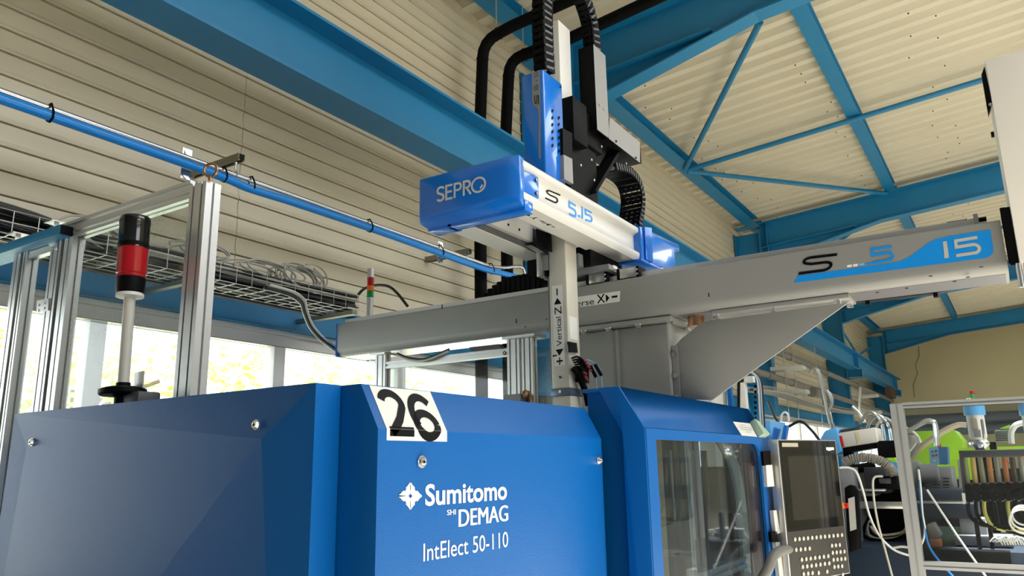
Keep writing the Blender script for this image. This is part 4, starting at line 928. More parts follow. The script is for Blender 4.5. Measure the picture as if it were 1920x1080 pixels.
# steel plate and black cable-chain support behind the cover
M().prism([at(x, y, 'v', 1.53) for x, y in ((1057, 290), (1073, 298), (1075, 345), (1058, 335))], (0, .02, 0)).obj('steel_plate', GREYB, ar)
M().prism([at(x, y, 'v', 1.535) for x, y in ((1055, 240), (1073, 250), (1073, 300), (1056, 292))], (0, .02, 0)).obj('dark_plate', BLACK, ar)
BV = 1.53
cs = thing('chain_support', 'black and grey chain support box with an upright channel, right of the blue motor cover', 'cable support', (3.3, 1.6, ATP))
M().box(3.29, 3.70, BV, BV+.20, EYE+1.598, EYE+1.712).obj('tray_box', BLACK, cs, bevel=.002)
M().prism([at(x, y, 'v', BV-.002) for x, y in ((1143, 219.5), (1200, 267), (1200, 305), (1142, 260))], (0, .0015, 0)).obj('grey_side_plate', GREYB, cs, smooth=0)
M().box(2.94, 3.08, BV+.01, BV+.076, EYE+1.47, EYE+1.69).obj('mounting_plate', BLACK, cs, bevel=.004); M().box(3.085, 3.30, BV+.04, BV+.22, EYE+1.52, EYE+1.69).obj('mounting_box', BLACK, cs, bevel=.006)
M().box(2.97, 3.25, BV+.055, BV+.075, EYE+1.17, EYE+1.55).obj('support_plate', BLACK, cs)
p0, p1 = at(1150, 288, 'v', BV+.06), at(1105, 362, 'v', BV+.06)
M().bar(p0, p1, .02, .075, up=(0, 1, 0)).obj('diagonal_strut', BLACK, cs, bevel=.003)
chz = EYE+2.06
M().box(3.165, 3.172, BV, BV+.085, EYE+1.60, chz+.0).obj('channel_web', BLACK, cs); M().box(3.165, 3.30, BV-.001, BV+.004, EYE+1.60, chz).obj('channel_side', GREYB, cs, label='grey side of the upright chain channel'); M().box(3.165, 3.30, BV+.08, BV+.085, EYE+1.60, chz).obj('channel_back', BLACK, cs)
for x, y in ((1125, 197), (1133, 205), (1155, 265), (1192, 296)): p = at(x, y, 'v', BV-.003); m = M(); m.cyl(p, p-V3((0, .004, 0)), .006, n=10); m.obj('support_screw', CHROME if y < 220 else BLACK, cs)
for x, y in ((1127, 275), (1173, 307), (1190, 304), (1108, 300), (1088, 310), (1113, 338)): p = at(x, y, 'v', BV+.035); m = M(); m.cyl(p, p-V3((0, .005, 0)), .006, n=10); m.obj('support_screw', STEEL, cs)
# energy chains: separate links along a path in the X-Z plane
def chain(name, lab, pts, y0, w, pitch=.034, h=.045, group='black cable chains'):
    P = spline([V3(p) for p in pts], 30)
    t = thing(name, lab, 'cable chain', P[0], group)
    S = [P[0]]; acc = 0; out = [(P[0], (P[1]-P[0]).normalized())]
    for a, b in zip(P, P[1:]):
        acc += (b-a).length
        if acc >= pitch: out.append((b.copy(), (b-a).normalized())); acc -= pitch
    for c, d in out:
        n = V3((0, 1, 0)).cross(d).normalized()
        m = M(); L = pitch*.56
        for yy in (y0, y0+w-.008):   # side plates
            a = [c+d*sx*L+n*sz*h/2+V3((0, yy-c.y, 0)) for sx, sz in ((-1, -.72), (-.7, -1), (.7, -1), (1, -.72), (1, .72), (.7, 1), (-.7, 1), (-1, .72))]
            m.prism(a, (0, .008, 0))
        for sz in (-1, 1):           # cross bars
            a = [c+d*sx*L*.5+n*(sz*h/2)+V3((0, y0-c.y+.001, 0)) for sx in (-1, 1)]
            m.prism([a[0]-n*sz*.005, a[1]-n*sz*.005, a[1]+n*sz*.002, a[0]+n*sz*.002], (0, w-.002, 0))
        m.obj('chain_link', BLACK, t, smooth=0)
        sl = [c+d*L*e+n*h*g+V3((0, y0-c.y-.0015, 0)) for e, g in ((-.75, -.36), (-.2, -.36), (.55, .36), (0, .36))]
        M().prism(sl, (0, .0015, 0)).obj('link_slat', mat('slat_grey', (92, 92, 94), .4), t, smooth=0)
    m = M()
    for k in range(3):
        yy = y0+w*(k+1)/4; m.tube([c+V3((0, yy-c.y, 0)) for c, d in out], .006, 6)
    m.obj('enclosed_cable', CABLEG if 'curved' in lab else CABLEB, t, kind='stuff')
chain('cable_chain', 'tall black cable chain rising above the blue motor cover and looping over', [(2.735, 1.57, EYE+1.74), (2.73, 1.57, EYE+1.88), (2.735, 1.57, EYE+2.06), (2.77, 1.57, EYE+2.2), (2.86, 1.57, EYE+2.32), (2.99, 1.57, EYE+2.37), (3.11, 1.57, EYE+2.34), (3.205, 1.57, EYE+2.24), (3.235, 1.57, EYE+2.1), (3.235, 1.57, EYE+1.75)], 1.54, .06, h=.088)
cu = [at(x, y, 'v', 1.62) for x, y in ((1138, 316), (1160, 322), (1178, 338), (1187, 362), (1188, 390), (1182, 425))]
chain('cable_chain', 'curved black cable chain hanging in an arc right of the chain support box', cu, 1.56, .13, pitch=.03, h=.045)
# dark chain lying along the top of the beam, left part
cl = [(3.38, y, XT+.075+.02*math.sin(min(1, (2.75-y)/.3)*1.57)) for y in (2.72, 2.6, 2.4, 2.2, 2.0, 1.9)]
t = thing('cable_chain', 'black cable chain lying on top of the grey beam behind the vertical axis', 'cable chain', (3.38, 2.3, XT+.05), 'black cable chains')
z0_ = XT+.05
for k in range(13):
    y = 2.36-k*.031; M().box(3.33, 3.45, y-.0145, y+.0145, z0_, z0_+.025+.085*math.sin(min(1, k/7)*1.57)).obj('chain_link', BLACK, t, bevel=.004, seg=1)
# small signal tower on the far end of the beam
t = thing('signal_tower', 'thin red, amber and green signal tower at the far left end of the grey beam', 'signal lamp', (3.2, 3.04, XT))
tx, ty_ = 3.25, at(694, 560, 'u', 3.25).y; zb0 = XT+.022
def seg_(a, b, r, mt, nm): M().lathe((tx, ty_, 0), [(r*.9, a), (r, a+.001), (r, b-.001), (r*.9, b)], 20).obj(nm, mt, t)
zz = [at(694, y, 'u', 3.25).z for y in (585, 558, 546, 536, 521, 504.5)]
seg_(zb0, zz[1], .0185, ALU, 'stem'); seg_(zz[1], zz[2], .020, GREEN, 'green_lens'); seg_(zz[2], zz[3], .020, AMBER, 'amber_lens'); seg_(zz[3], zz[4], .020, REDL, 'red_lens'); seg_(zz[4], zz[5], .0195, ALU, 'cap')
M().lathe((tx, ty_-.03, zb0), [(.03, 0), (.03, .006), (.02, .016)]).obj('foot', BLACK, t)
m = M(); m.tube([at(x, y, 'u', 3.36) for x, y in ((672, 552), (684, 541), (705, 535), (728, 537), (745, 550), (764, 574))], .009, 8, smooth=5); m.obj('lamp_cable', CABLEB, t)
# ------------------------------------------------------------------ guard enclosure behind the machine
UG = 1.40
def eg(x, y, u=UG): return at(x, y, 'u', u)
en = thing('guard_enclosure', 'aluminium profile guard frame with dusty clear panes, behind the left machine cover', 'machine guard', (2.3, 2.5, 0))
def post(name, ya, yb, x0, x1, z0, z1, parent=en):
    m = M(); profile_bar(m, ((x0+x1)/2, (ya+yb)/2, z0), ((x0+x1)/2, (ya+yb)/2, z1), x1-x0, yb-ya, up=(0, 1, 0), g=.008)
    return m.obj(name, ALU, parent, smooth=0)
c1 = eg(387, 340); l1 = eg(357, 340); ztop = c1.z+.004
post('post', c1.y, l1.y, UG, UG+.055, .86, ztop)
ra, rb_ = eg(355, 338), eg(355, 372)
m = M(); profile_bar(m, (UG+.0225, l1.y, (ra.z+rb_.z)/2), (UG+.0225, 3.0, (ra.z+rb_.z)/2), .045, ra.z-rb_.z, up=(0, 0, 1), g=.010); m.obj('top_rail', ALU, en, smooth=0)
zr = (ra.z+rb_.z)/2
y2a, y2b, y2c, y2d = [eg(x, 470).y for x in (134, 119, 113, 100)]
post('post', y2a, y2b, UG, UG+.045, .86, rb_.z+.02); post('post', y2c, y2d+.02, UG, UG+.045, .86, rb_.z+.01)
M().box(UG+.012, UG+.04, y2b, y2c, .86, rb_.z).obj('door_seal', RUB, en)
y3a, y3b, y3c, y3d = [eg(x, 500).y for x in (48, 41, 36, 24)]
post('post', y3a, y3b, UG, UG+.045, .86, rb_.z-.0); post('post', y3c, y3d, UG, UG+.045, .86, rb_.z-.0)
M().box(UG+.012, UG+.04, y3b, y3c, .86, rb_.z-.01).obj('door_seal', RUB, en)
# blue bar carried across the front of the left posts
q0, q1 = at(113, 420, 'u', UG-.045), at(113, 438, 'u', UG-.045)
M().box(UG-.045, UG+.045, q0.y, 3.5, q1.z, q0.z).obj('blue_bar', STEELB, en, bevel=.002); M().box(UG-.043, UG+.043, q0.y-.004, q0.y, q1.z+.002, q0.z-.002).obj('bar_end_cap', BLACK, en)
M().box(UG+.004, UG+.03, y2d+.02, y3a, q1.z-.03, q1.z-.002).obj('door_top_rail', ALU, en)
g = [at(x, y, 'u', UG-.004) for x, y in ((79, 448), (106, 449), (105, 468), (98, 466))]
M().prism(g, (.03, 0, 0)).obj('corner_bracket', CHROME, en, bevel=.002)
g = [at(x, y, 'u', UG-.006) for x, y in ((69, 564), (91, 559), (90, 582), (68, 588))]
M().prism(g, (.006, 0, 0)).obj('hinge', STEEL, en)
for x, y in ((73, 572), (84, 568), (72, 582), (83, 578)): p = at(x, y, 'u', UG-.006); m = M(); m.cyl(p, p-V3((.003, 0, 0)), .005, n=8); m.obj('hinge_screw', CHROME, en)
for x, y, s in ((100, 416, 1), (28, 438, 1)):
    p = at(x, y, 'u', UG); M().box(UG-.02, UG+.05, p.y-.03, p.y+.03, p.z-.004, p.z).obj('clamp_plate', STEEL, en); M().box(UG, UG+.02, p.y-.006, p.y+.02, p.z-.05, p.z-.004).obj('clamp_block', CHROME, en)
# panes
M().box(UG+.02, UG+.024, l1.y, y2a, .86, rb_.z).obj('pane', PLEXI, en, smooth=0, label='dusty scratched clear pane')
M().box(UG+.02, UG+.024, y2d+.02, y3a, .86, rb_.z).obj('pane', PLEXC, en, smooth=0)
# far end frame below the robot beam
UF = 3.24
def ef(x, y): return at(x, y, 'u', UF)
fy0, fy1 = ef(703, 700).y, ef(722, 700).y
post('far_post', fy1, fy0, UF, UF+.045, .86, XBB-.01)
gy0, gy1 = ef(951, 690).y, ef(999, 690).y
post('far_post', (gy0+gy1)/2+.002, gy0, UF, UF+.045, .86, XBB-.012); post('far_post', gy1, (gy0+gy1)/2-.012, UF, UF+.045, .86, XBB-.012)
tz0, tz1 = ef(944, 667).z, ef(944, 653).z
m = M(); profile_bar(m, (UF+.0225, fy1, (tz0+tz1)/2), (UF+.0225, gy0, (tz0+tz1)/2), .04, tz1-tz0); m.obj('far_rail', ALU, en, smooth=0)
M().box(UF+.02, UF+.023, gy0, fy1, .86, tz0).obj('pane', PLEXC, en, smooth=0)
M().box(UF+.02, UF+.023, 1.79, gy1, .9, XBB-.06).obj('pane', PLEXI, en, smooth=0, label='cloudy clear pane')
M().box(UF-.03, UF+.09, gy1-.03, gy0+.01, XBB-.011, XBB-.001).obj('mounting_plate', ALU, en); M().box(UF-.03, UF+.09, fy1-.02, fy0+.02, XBB-.009, XBB-.001).obj('mounting_plate', ALU, en)
for x, y in ((946, 662), (946, 682)): p = at(x, y, 'u', UF-.004); m = M(); m.torus(p, (1, 0, 0), .008, .0025, 14, 6); m.obj('door_catch', BLACK, en)
for k in range(2):
    m = M(); m.tube([at(x, y+k*3, 'u', UF-.02) for x, y in ((745, 663), (765, 671), (790, 674), (812, 668), (842, 655))], .007, 8, smooth=5); m.obj('sagging_cable', CABLEG if k else CABLEB, en)
M().prism([at(x, y, 'u', UF-.02) for x, y in ((880, 651), (935, 645), (940, 653), (882, 658))], (.04, 0, 0)).obj('door_switch', DKGREY, en)
p = at(395, 319, 'u', UG+.01)
m = M(); m.torus(p, (1, .5, 0), .0215, .005, 28, 10); m.cyl((p.x, p.y, ztop-.001), (p.x, p.y, p.z-.018), .006); m.obj('lifting_eye', COPPER, en)

# ------------------------------------------------------------------ air pipes on the wall
PV = 3.5
zc_ = EYE+1.625
t = thing('chrome_pipe', 'long chrome pipe running along the cream wall above the blue pipe', 'pipe', (3, PV, zc_), 'twin pipes along the wall')
m = M(); m.cyl((.5, PV, zc_), (5.1, PV, zc_-.005), .016, n=14); m.obj('tube', CHROME, t)
ez = [at(x, y, 'v', PV) for x, y in ((925, 500), (945, 502), (965, 500), (978, 501), (983, 509), (984, 520))]
m = M(); m.tube([(5.08, PV, zc_-.005)]+ez, .014, 12, smooth=5); m.obj('elbow', CHROME, t)
for p in (ez[1], ez[2], ez[5]): m = M(); m.torus(p, (1, 0, -.1) if p != ez[5] else (0, 0, 1), .0145, .004, 16, 8); m.obj('press_ring', CHROME, t)
bp_ = [V3((.5, PV-.02, zc_-.044)), V3((2.3, PV-.02, zc_-.046)), V3((2.65, PV-.02, zc_-.06)), V3((3.0, PV-.02, zc_-.052)), V3((3.8, PV-.02, zc_-.047)), V3((4.9, PV-.02, zc_-.055)), at(940, 512, 'v', PV-.03), at(975, 521, 'v', PV-.05)]
M().tube(bp_, .024, 14, smooth=8).obj('blue_air_pipe', PIPEB, label='long glossy blue air pipe running along the cream wall under the chrome pipe', cat='pipe', group='twin pipes along the wall')
for i, (x, y) in enumerate(((96, 205), (421, 325), (473, 340), (694, 421), (827, 470), (922, 508))):
    p = at(x, y, 'v', PV-.02); m = M()
    pr = [(PV+.02, zc_+.018), (PV-.018, zc_+.018), (PV-.046, zc_-.03), (PV-.046, zc_-.058), (PV-.02, zc_-.074), (PV+.008, zc_-.06), (PV+.008, zc_-.02)]
    m.tube([(p.x, a, b) for a, b in pr]+[(p.x, *pr[0])], .005, 6); m.obj('pipe_strap', BLACK, label='black strap tying chrome and blue pipes, number %s from the left' % ('one two three four five six'.split()[i]), cat='pipe strap', group='pipe straps')
# strut brackets carrying the pipes
for k, (x, y) in enumerate(((447, 297), (876, 472))):
    p = at(x, y, 'v', PV-.02)
    t = thing('strut_bracket', ('galvanised strut channel on the wall above the grooved aluminium post', 'galvanised strut channel on the wall just left of the black duct')[k], 'bracket', (p.x, WV, p.z), 'strut brackets holding the pipes')
    m = M(); h = .021
    for a in ((-h, -h, -h+.003, h), (h-.003, h, -h, h), (-h, h, h-.003, h)):
        pass
    m.prism([(p.x-h, PV-.05, p.z-h), (p.x-h, PV-.05, p.z+h), (p.x+h, PV-.05, p.z+h), (p.x+h, PV-.05, p.z-h), (p.x+.011, PV-.05, p.z-h), (p.x+.011, PV-.05, p.z-h+.006), (p.x+h-.003, PV-.05, p.z-h+.004), (p.x+h-.003, PV-.05, p.z+h-.003), (p.x-h+.003, PV-.05, p.z+h-.003), (p.x-h+.003, PV-.05, p.z-h+.004), (p.x-.011, PV-.05, p.z-h+.006), (p.x-.011, PV-.05, p.z-h)], (0, WV-PV+.05, 0))
    m.obj('channel', mat('galvanised', (140, 138, 120), .45, metal=.5), t, smooth=0)
    m = M(); m.cyl((p.x, PV, p.z-h), (p.x, PV, zc_+.03), .004, n=8); m.cyl((p.x, PV, p.z-h-.006), (p.x, PV, p.z-h), .009, n=6); m.obj('hanger_rod', STEEL, t)
    m = M(); m.torus((p.x, PV, zc_), (1, 0, 0), .018, .004, 18, 6); m.obj('pipe_clip', CHROME, t)
    q = V3((p.x-.28, PV+.03, zc_-.02)) if k == 0 else V3((p.x-.27, PV+.03, zc_-.02))
    M().box(q.x-.028, q.x+.028, PV+.035, PV+.04, q.z-.085, q.z+.085).obj('clamp_plate', CHROME, t)
    for dz in (-.065, .065): m = M(); m.cyl((q.x, PV+.035, q.z+dz), (q.x, PV+.028, q.z+dz), .018, n=16); m.obj('clamp_washer', CHROME, t)
# ------------------------------------------------------------------ black insulated ducts
def duct(lab, pts, u, r=.052):
    t = thing('insulated_pipe', lab, 'pipe', (u, 3.4, 2), 'black insulated pipes')
    P = [at(x, y, 'u', u) for x, y in pts]
    P = [V3((P[0].x, P[0].y, EYE+.5))]+P+[P[-1]+(P[-1]-P[-2])*6]
    full = [P[0], P[1]]
    b = P[2]; d0 = (P[1]-b).normalized(); d1 = (P[3]-b).normalized()
    full += [b+d0*.16]+[b+d0*.16*(1-s)**2+d1*.16*s**2 for s in (.25, .5, .75)]+[b+d1*.16]+P[3:]
    m = M(); m.tube(full, r, 14); m.obj('insulation', RUB, t)
    for q in (b+d0*.17, b+d1*.17): m = M(); m.torus(q, d0 if q == b+d0*.17 else d1, r*.98, .006, 18, 6); m.obj('taped_joint', RUB, t)
duct('black insulated pipe rising from the wall and bending right, the left and higher one', [(899, 260), (906, 78), (962, 48), (1040, 13)], 5.1)
duct('black insulated pipe rising from the wall and bending right, the right and lower one', [(947, 280), (955, 112), (1066, 73), (1180, 20)], 5.55, .054)
for k, (x, y0, y1) in enumerate(((929, 2, 62), (979, 66, 96))):
    a, b = at(x-3, y0, 'u', 5.1+.45*k), at(x+2, y1, 'u', 5.1+.45*k)
    M().cyl((b.x, b.y, b.z), (b.x, b.y, roof_z(b.y)-.02), .006, n=8).obj('hanger_rod', STEEL, label=('thin pale hanger rod from the roof to the higher black pipe', 'thin pale hanger rod from the roof to the lower black pipe')[k], cat='hanger', group='pipe hangers')
# ------------------------------------------------------------------ wire cable tray with its cables
TV0, TV1, TZ = 3.36, 3.62, EYE+.965
t = thing('wire_cable_tray', 'galvanised wire mesh cable tray along the wall over the blue header beam', 'cable tray', (2, 3.5, TZ))
m = M()
for y, z in ((TV0, TZ+.10), (TV0, TZ+.05), (TV0, TZ), (TV0+.065, TZ), (TV0+.13, TZ), (TV0+.195, TZ), (TV1, TZ), (TV1, TZ+.05), (TV1, TZ+.10)): m.cyl((.6, y, z), (3.5, y, z), .0024, n=6)
m.obj('long_wire', STEEL, t, kind='stuff')
m = M()
for k in range(29): m.tube([(.62+k*.1, TV0, TZ+.10), (.62+k*.1, TV0, TZ), (.62+k*.1, TV1, TZ), (.62+k*.1, TV1, TZ+.10)], .0024, 6)
m.obj('cross_wire', STEEL, t, kind='stuff')
for x in (1.0, 2.3, 3.4): M().box(x-.02, x+.02, TV0, WV-.02, TZ-.03, TZ-.005).obj('tray_bracket', mat('galvanised', (140, 138, 120)), t)
M().box(.6, 3.5, TV1+.01, TV1+.05, TZ-.012, TZ+.03).obj('backing_rail', DKGREY, t)
for k in range(30):
    y = TV0+.012+random.random()*.18; z = TZ+.012+.012*(k % 7); P = [V3((x, y+random.uniform(-.02, .02), z+random.uniform(-.006, .012)+(.075 if x < 1.7 else 0)*(k % 6)/5*(1.7-x)/.6*.9 if x < 1.7 else z+random.uniform(-.006, .012))) for x in (.6, 1.0, 1.4, 1.8, 2.2, 2.6, 3.0, 3.45)]
    M().tube(P, random.choice((.007, .009, .011)), 7, smooth=5).obj('cable', CABLEB if k % 5 else CABLEG, label='%s cable lying lengthwise in the wire tray' % ('black' if k % 5 else 'grey'), cat='cable', group='cables lying in the wire tray')
for k in range(8):   # thick dark bundle at the far left
    P = [V3((x, TV0+.03+.022*k % .2+random.uniform(-.01, .01), TZ+.105+.016*(k % 4)-max(0, (x-1.45))*.16)) for x in (.6, .95, 1.3, 1.55, 1.8)]
    M().tube(P, .011, 7, smooth=5).obj('cable', CABLEB, label='thick black cable in the bundle at the far left end of the tray', cat='cable', group='black cable bundle at the left end of the tray')
def coil(cx, cz, rx, rz, n, lab, grp, mt=CABLEG):
    for k in range(n):
        a0 = random.uniform(0, 6.28); sx = random.uniform(.7, 1.15); sz = random.uniform(.6, 1.15); dx = random.uniform(-.06, .06); yy = random.uniform(TV0+.01, TV0+.15); til = random.uniform(-.5, .2)
        P = []
        for i in range(15):
            a = a0+i*6.28/14; P.append(V3((cx+dx+rx*sx*math.cos(a)+til*rz*math.sin(a), yy+.03*math.sin(a*.5), max(TZ+.03, cz+rz*sz*math.sin(a)))))
        M().tube(P, .0052, 7, smooth=4).obj('cable_loop', mt, label=lab, cat='cable', group=grp)
coil(3.05, TZ+.14, .17, .075, 9, 'loose loop of grey cable heaped on the tray beside the signal tower', 'grey cable loops near the signal tower')
coil(2.75, TZ+.13, .20, .05, 4, 'loose loop of grey cable on the middle of the tray', 'grey cable loops mid tray')
coil(2.33, TZ+.15, .14, .035, 4, 'flat loop of grey cable right of the grooved aluminium post', 'grey cable loops right of the post')
coil(1.83, TZ+.10, .15, .08, 7, 'grey cable loop seen through the dusty pane', 'grey cable loops behind the dusty pane')
for k, (mt, dx) in enumerate(((CABLEB, 0), (CABLEG, 4), (CABLEW, 7), (CABLEB, -3), (CABLEG, 2), (CABLEW, -5))):
    P = [at(x+dx*(1-i*.15), y-(dx*.6), 'v', 3.33+.006*k) for i, (x, y) in enumerate(((500, 538), (545, 551), (566, 566), (572, 585), (583, 612), (604, 636), (629, 655)))]
    M().tube(P, .0062, 7, smooth=6).obj('drop_cable', mt, label=('%s cable of the bundle sagging from the tray to the end of the grey beam' % ('black', 'grey', 'white', 'black', 'grey', 'white')[k]), cat='cable', group='cable bundle dropping to the beam end')
# ------------------------------------------------------------------ background on the right
def pbox(px0, py0, px1, py1, u, du, name, mt, parent=None, bevel=.004, **kw):
    """box whose front face lies in the plane X=u and fills the given pixels there"""
    ym, xm = (py0+py1)/2, (px0+px1)/2
    a, b = at(px0, ym, 'u', u).y, at(px1, ym, 'u', u).y; zt, zb = at(xm, py0, 'u', u).z, at(xm, py1, 'u', u).z
    return M().box(u, u+du, b, a, zb, zt).obj(name, mt, parent, bevel=bevel, **kw)
def ppoly(pts, u, du, name, mt, parent=None, bevel=0, **kw):
    return M().prism([at(x, y, 'u', u) for x, y in pts], (du, 0, 0)).obj(name, mt, parent, bevel=bevel, **kw)
def ptube(pts, u, r, name, mt, parent=None, smooth=6, n=8, **kw):
    us = u if isinstance(u, (list, tuple)) else [u]*len(pts)
    return M().tube([at(x, y, 'u', q) for (x, y), q in zip(pts, us)], r, n, smooth=smooth).obj(name, mt, parent, **kw)
# wall pipes beyond the robot
def vp_(x, y, v=3.72): return at(x, y, 'v', v)
for pts, lab, v in ((((1430, 651), (1500, 679), (1570, 707), (1625, 731), (1690, 760)), 'upper grey pipe on the wall under the blue runway beam', 3.36), (((1405, 694), (1450, 707), (1489, 719), (1545, 737), (1601, 755), (1690, 783)), 'lower grey pipe on the wall under the blue runway beam', 3.36)):
    P = [vp_(x, y, v) for x, y in pts]; A, B = P[0], P[-1]; zm = (P[1].z+P[2].z)/2
    t = thing('wall_pipe', lab, 'pipe', (A.x, v, zm), 'grey wall pipes')
    m = M(); m.cyl((6.6, v, zm), (28, v, zm), .055, n=14); m.obj('tube', PIPEG, t)
    for x in (13.0, 14.6, 17.8, 21.5): m = M(); m.cyl((x-.1, v, zm), (x+.1, v, zm), .066, n=14); m.obj('collar', PIPEG, t)
m = M(); m.tube([at(x, y, 'v', 3.3) for x, y in ((1522, 735), (1540, 738), (1550, 748), (1552, 772))], .1, 12, smooth=5); m.obj('branch_elbow', PIPEG, t)
# pale luminaire shelves sticking out from the wall
for k, (x, y, x1, y1) in enumerate(((1455, 691, 1503, 681), (1464, 736, 1510, 728), (1610, 743, 1644, 738), (1614, 774, 1650, 770))):
    a, b = at(x1, y1, 'u', 13.4 if k < 2 else 20.6), at(x, y, 'u', 13.4 if k < 2 else 20.6)
    M().box(a.x, a.x+.32, a.y, b.y+.1, min(a.z, b.z)-.03, min(a.z, b.z)+.03).obj('wall_shelf', mat('pale_grey_sheet', (176, 178, 172), .5), label='pale grey sheet bracket sticking out from the far wall, %s' % ('above the lower grey pipe', 'below the lower grey pipe', 'near the dark corner column', 'lowest, beside the guard post')[k], cat='bracket', group='pale wall brackets')
# sagging cable tray on hangers
P = [at(x, y, 'v', 3.05) for x, y in ((1425, 733), (1470, 740), (1520, 757), (1570, 770), (1612, 776))]
t = thing('wire_cable_tray', 'long pale mesh cable tray crossing the hall behind the control panel', 'cable tray', P[0])
S = spline(P, 8); m = M()
for dy in (-.05, .06, .18):
    for dz in (0, .07): m.tube([p+V3((0, dy, dz)) for p in S], .006, 5)
m.obj('long_wire', STEEL, t, kind='stuff'); m = M()
for a, b in zip(S, S[1:]):
    for s in (0, .5):
        p = a.lerp(b, s); m.tube([p+V3((0, -.05, .07)), p+V3((0, -.05, 0)), p+V3((0, .18, 0)), p+V3((0, .18, .07))], .005, 5)
m.obj('cross_wire', STEEL, t, kind='stuff')
for k in range(4): M().tube([p+V3((0, -.02+.05*k, .02+.01*(k % 2))) for p in S], .013, 6).obj('cable', CABLEB if k % 2 else CABLEG, label='cable lying in the pale mesh tray behind the control panel', cat='cable', group='cables in the far mesh tray')
for i, x in enumerate((1479, 1497, 1540)):
    a = at(x, 772, 'v', 3.2); M().cyl((a.x, 3.2, a.z-.3), (a.x, 3.2, EYE+2.2), .007, n=6).obj('hanger_rod', STEEL, label='thin steel rod hanging the far mesh tray, number %s from the left' % 'one two three'.split()[i], cat='hanger', group='rods of the far mesh tray')
for i, (a, b, lab) in enumerate((((1430, 778), (1600, 805), 'thin pale rail below the far mesh tray'), ((1430, 786), (1560, 796), 'second thin pale rail below the far mesh tray'))):
    M().cyl(at(*a, 'v', 3.2), at(*b, 'v', 3.2), .018, n=8).obj('rail', STEEL, label=lab, cat='rail', group='pale rails')
# tall bent steel tubes
for pts, lab in ((((1518, 700), (1524, 692), (1533, 694), (1540, 712), (1547, 748), (1556, 790), (1564, 815), (1580, 1010)), 'tall bent steel tube hooking over the wall pipe, the left one'), (((1550, 732), (1558, 742), (1560, 756), (1554, 772), (1560, 800), (1580, 1010)), 'shorter bent steel tube right of the tall one')):
    ptube(pts, 7.5, .014, 'bent_tube', DULL, label=lab, cat='pipe', group='bent steel tubes')
ptube([(1598, 762), (1612, 775), (1622, 792)], 7.5, .012, 'bent_tube', STEEL, label='slanting steel tube end left of the guard post', cat='pipe', group='bent steel tubes')
ptube([(1613, 726), (1612, 765), (1618, 785)], 8.5, .012, 'bent_tube', STEEL, label='upright steel tube below the dark blue bracket', cat='pipe', group='bent steel tubes')
# white cable-duct frame and poles behind the safety gate
t = thing('cable_duct_frame', 'white slotted cable duct frame with cables, rising behind the blue safety gate', 'cable duct', (5.9, 2.0, 0))
pbox(1404, 705, 1418, 1240, 5.9, .06, 'duct', WHITE, t); pbox(1372, 706, 1412, 718, 5.9, .06, 'cross_duct', WHITE, t)
for k in range(9): pbox(1414, 722+k*10, 1418.5, 727+k*10, 5.892, .006, 'duct_slot', BLACK, t, bevel=0)
for k in range(5): ptube([(1376, 712-3*k), (1395, 696-1.5*k), (1412, 700-k), (1421+1.5*k, 716), (1425+1.6*k, 770), (1429+1.6*k, 840)], 5.87, .008, 'cable', (CABLEW, CABLEG, CABLEBL, CABLEW, CABLEB)[k], t)
ptube([(1385, 704), (1385, 830)], 5.6, .011, 'black_pole', BLACK, label='thin black pole between the gusset plate and the white duct frame', cat='pole', smooth=0)
ptube([(1393, 738), (1393, 830)], 6.0, .008, 'pale_pole', STEEL, label='thin pale pole left of the white duct frame', cat='pole', smooth=0)
t = thing('machine_cabinet', 'pale machine cabinet with hanging cables below the tip of the gusset plate', 'cabinet', (5.5, 2.2, 0))
pbox(1322, 725, 1352, 1240, 5.7, .3, 'body', mat('pale_cabinet', (206, 204, 196), .5), t); 
for k in range(4): ptube([(1356+4*k, 716+2*k), (1358+4*k, 760), (1362+4*k, 830)], 5.66, .012, 'cable', (CABLEW, CABLEG, CABLEW, CABLEG)[k], t)
pbox(1366, 715, 1374, 840, 5.6, .05, 'blue_edge', BLUE, t)
# pale blue machine parts behind the control panel
t = thing('blue_dryer', 'pale blue hopper dryer half hidden behind the control panel', 'dryer', (6.5, 1.7, 0))
pbox(1431, 788, 1462, 1200, 6.4, .5, 'body', LBLUE, t)
for pts in (((1443, 836), (1450, 800), (1460, 804), (1452, 846)), ((1463, 826), (1469, 796), (1476, 798), (1470, 838))): ppoly(pts, 6.3, .08, 'blue_flap', ROBB, t, bevel=.01)
ptube([(1440, 752), (1455, 786), (1475, 800), (1500, 790), (1520, 805), (1540, 830)], 7.0, .012, 'loose_cable', CABLEB, label='black cable sagging across the bright window above the control panel', cat='cable')
ptube([(1465, 790), (1466, 778), (1472, 773), (1478, 778), (1479, 790)], 7.0, .009, 'hook', WHITE, label='small white hook loop above the control panel, left of the bent tubes', cat='hook')
# tilted loader with a blue lid
t = thing('tilted_loader', 'tilted vacuum loader with pale blue lid, white body and red label', 'loader', (6, 1, 1.9))
ppoly([(1536, 826), (1546, 808), (1568, 800), (1579, 847), (1566, 855), (1542, 852)], 5.9, .3, 'lid', LBLUE, t, bevel=.012)
ppoly([(1571, 812), (1641, 801), (1646, 829), (1577, 840)], 5.92, .26, 'body', mat('loader_white', (214, 210, 200), .45), t, bevel=.008)
ppoly([(1572, 818), (1578, 817), (1583, 838), (1577, 839)], 5.916, .004, 'red_label', RED, t)
ppoly([(1603, 811), (1609, 810), (1614, 832), (1608, 833)], 5.916, .004, 'tape', mat('yellowed_tape', (206, 196, 160), .5), t)
ppoly([(1575, 806), (1612, 800), (1613, 808), (1576, 812)], 5.95, .2, 'bracket', DKGREY, t); ppoly([(1580, 840), (1640, 830), (1638, 840), (1582, 850)], 5.95, .2, 'motor_housing', BLACK, t)
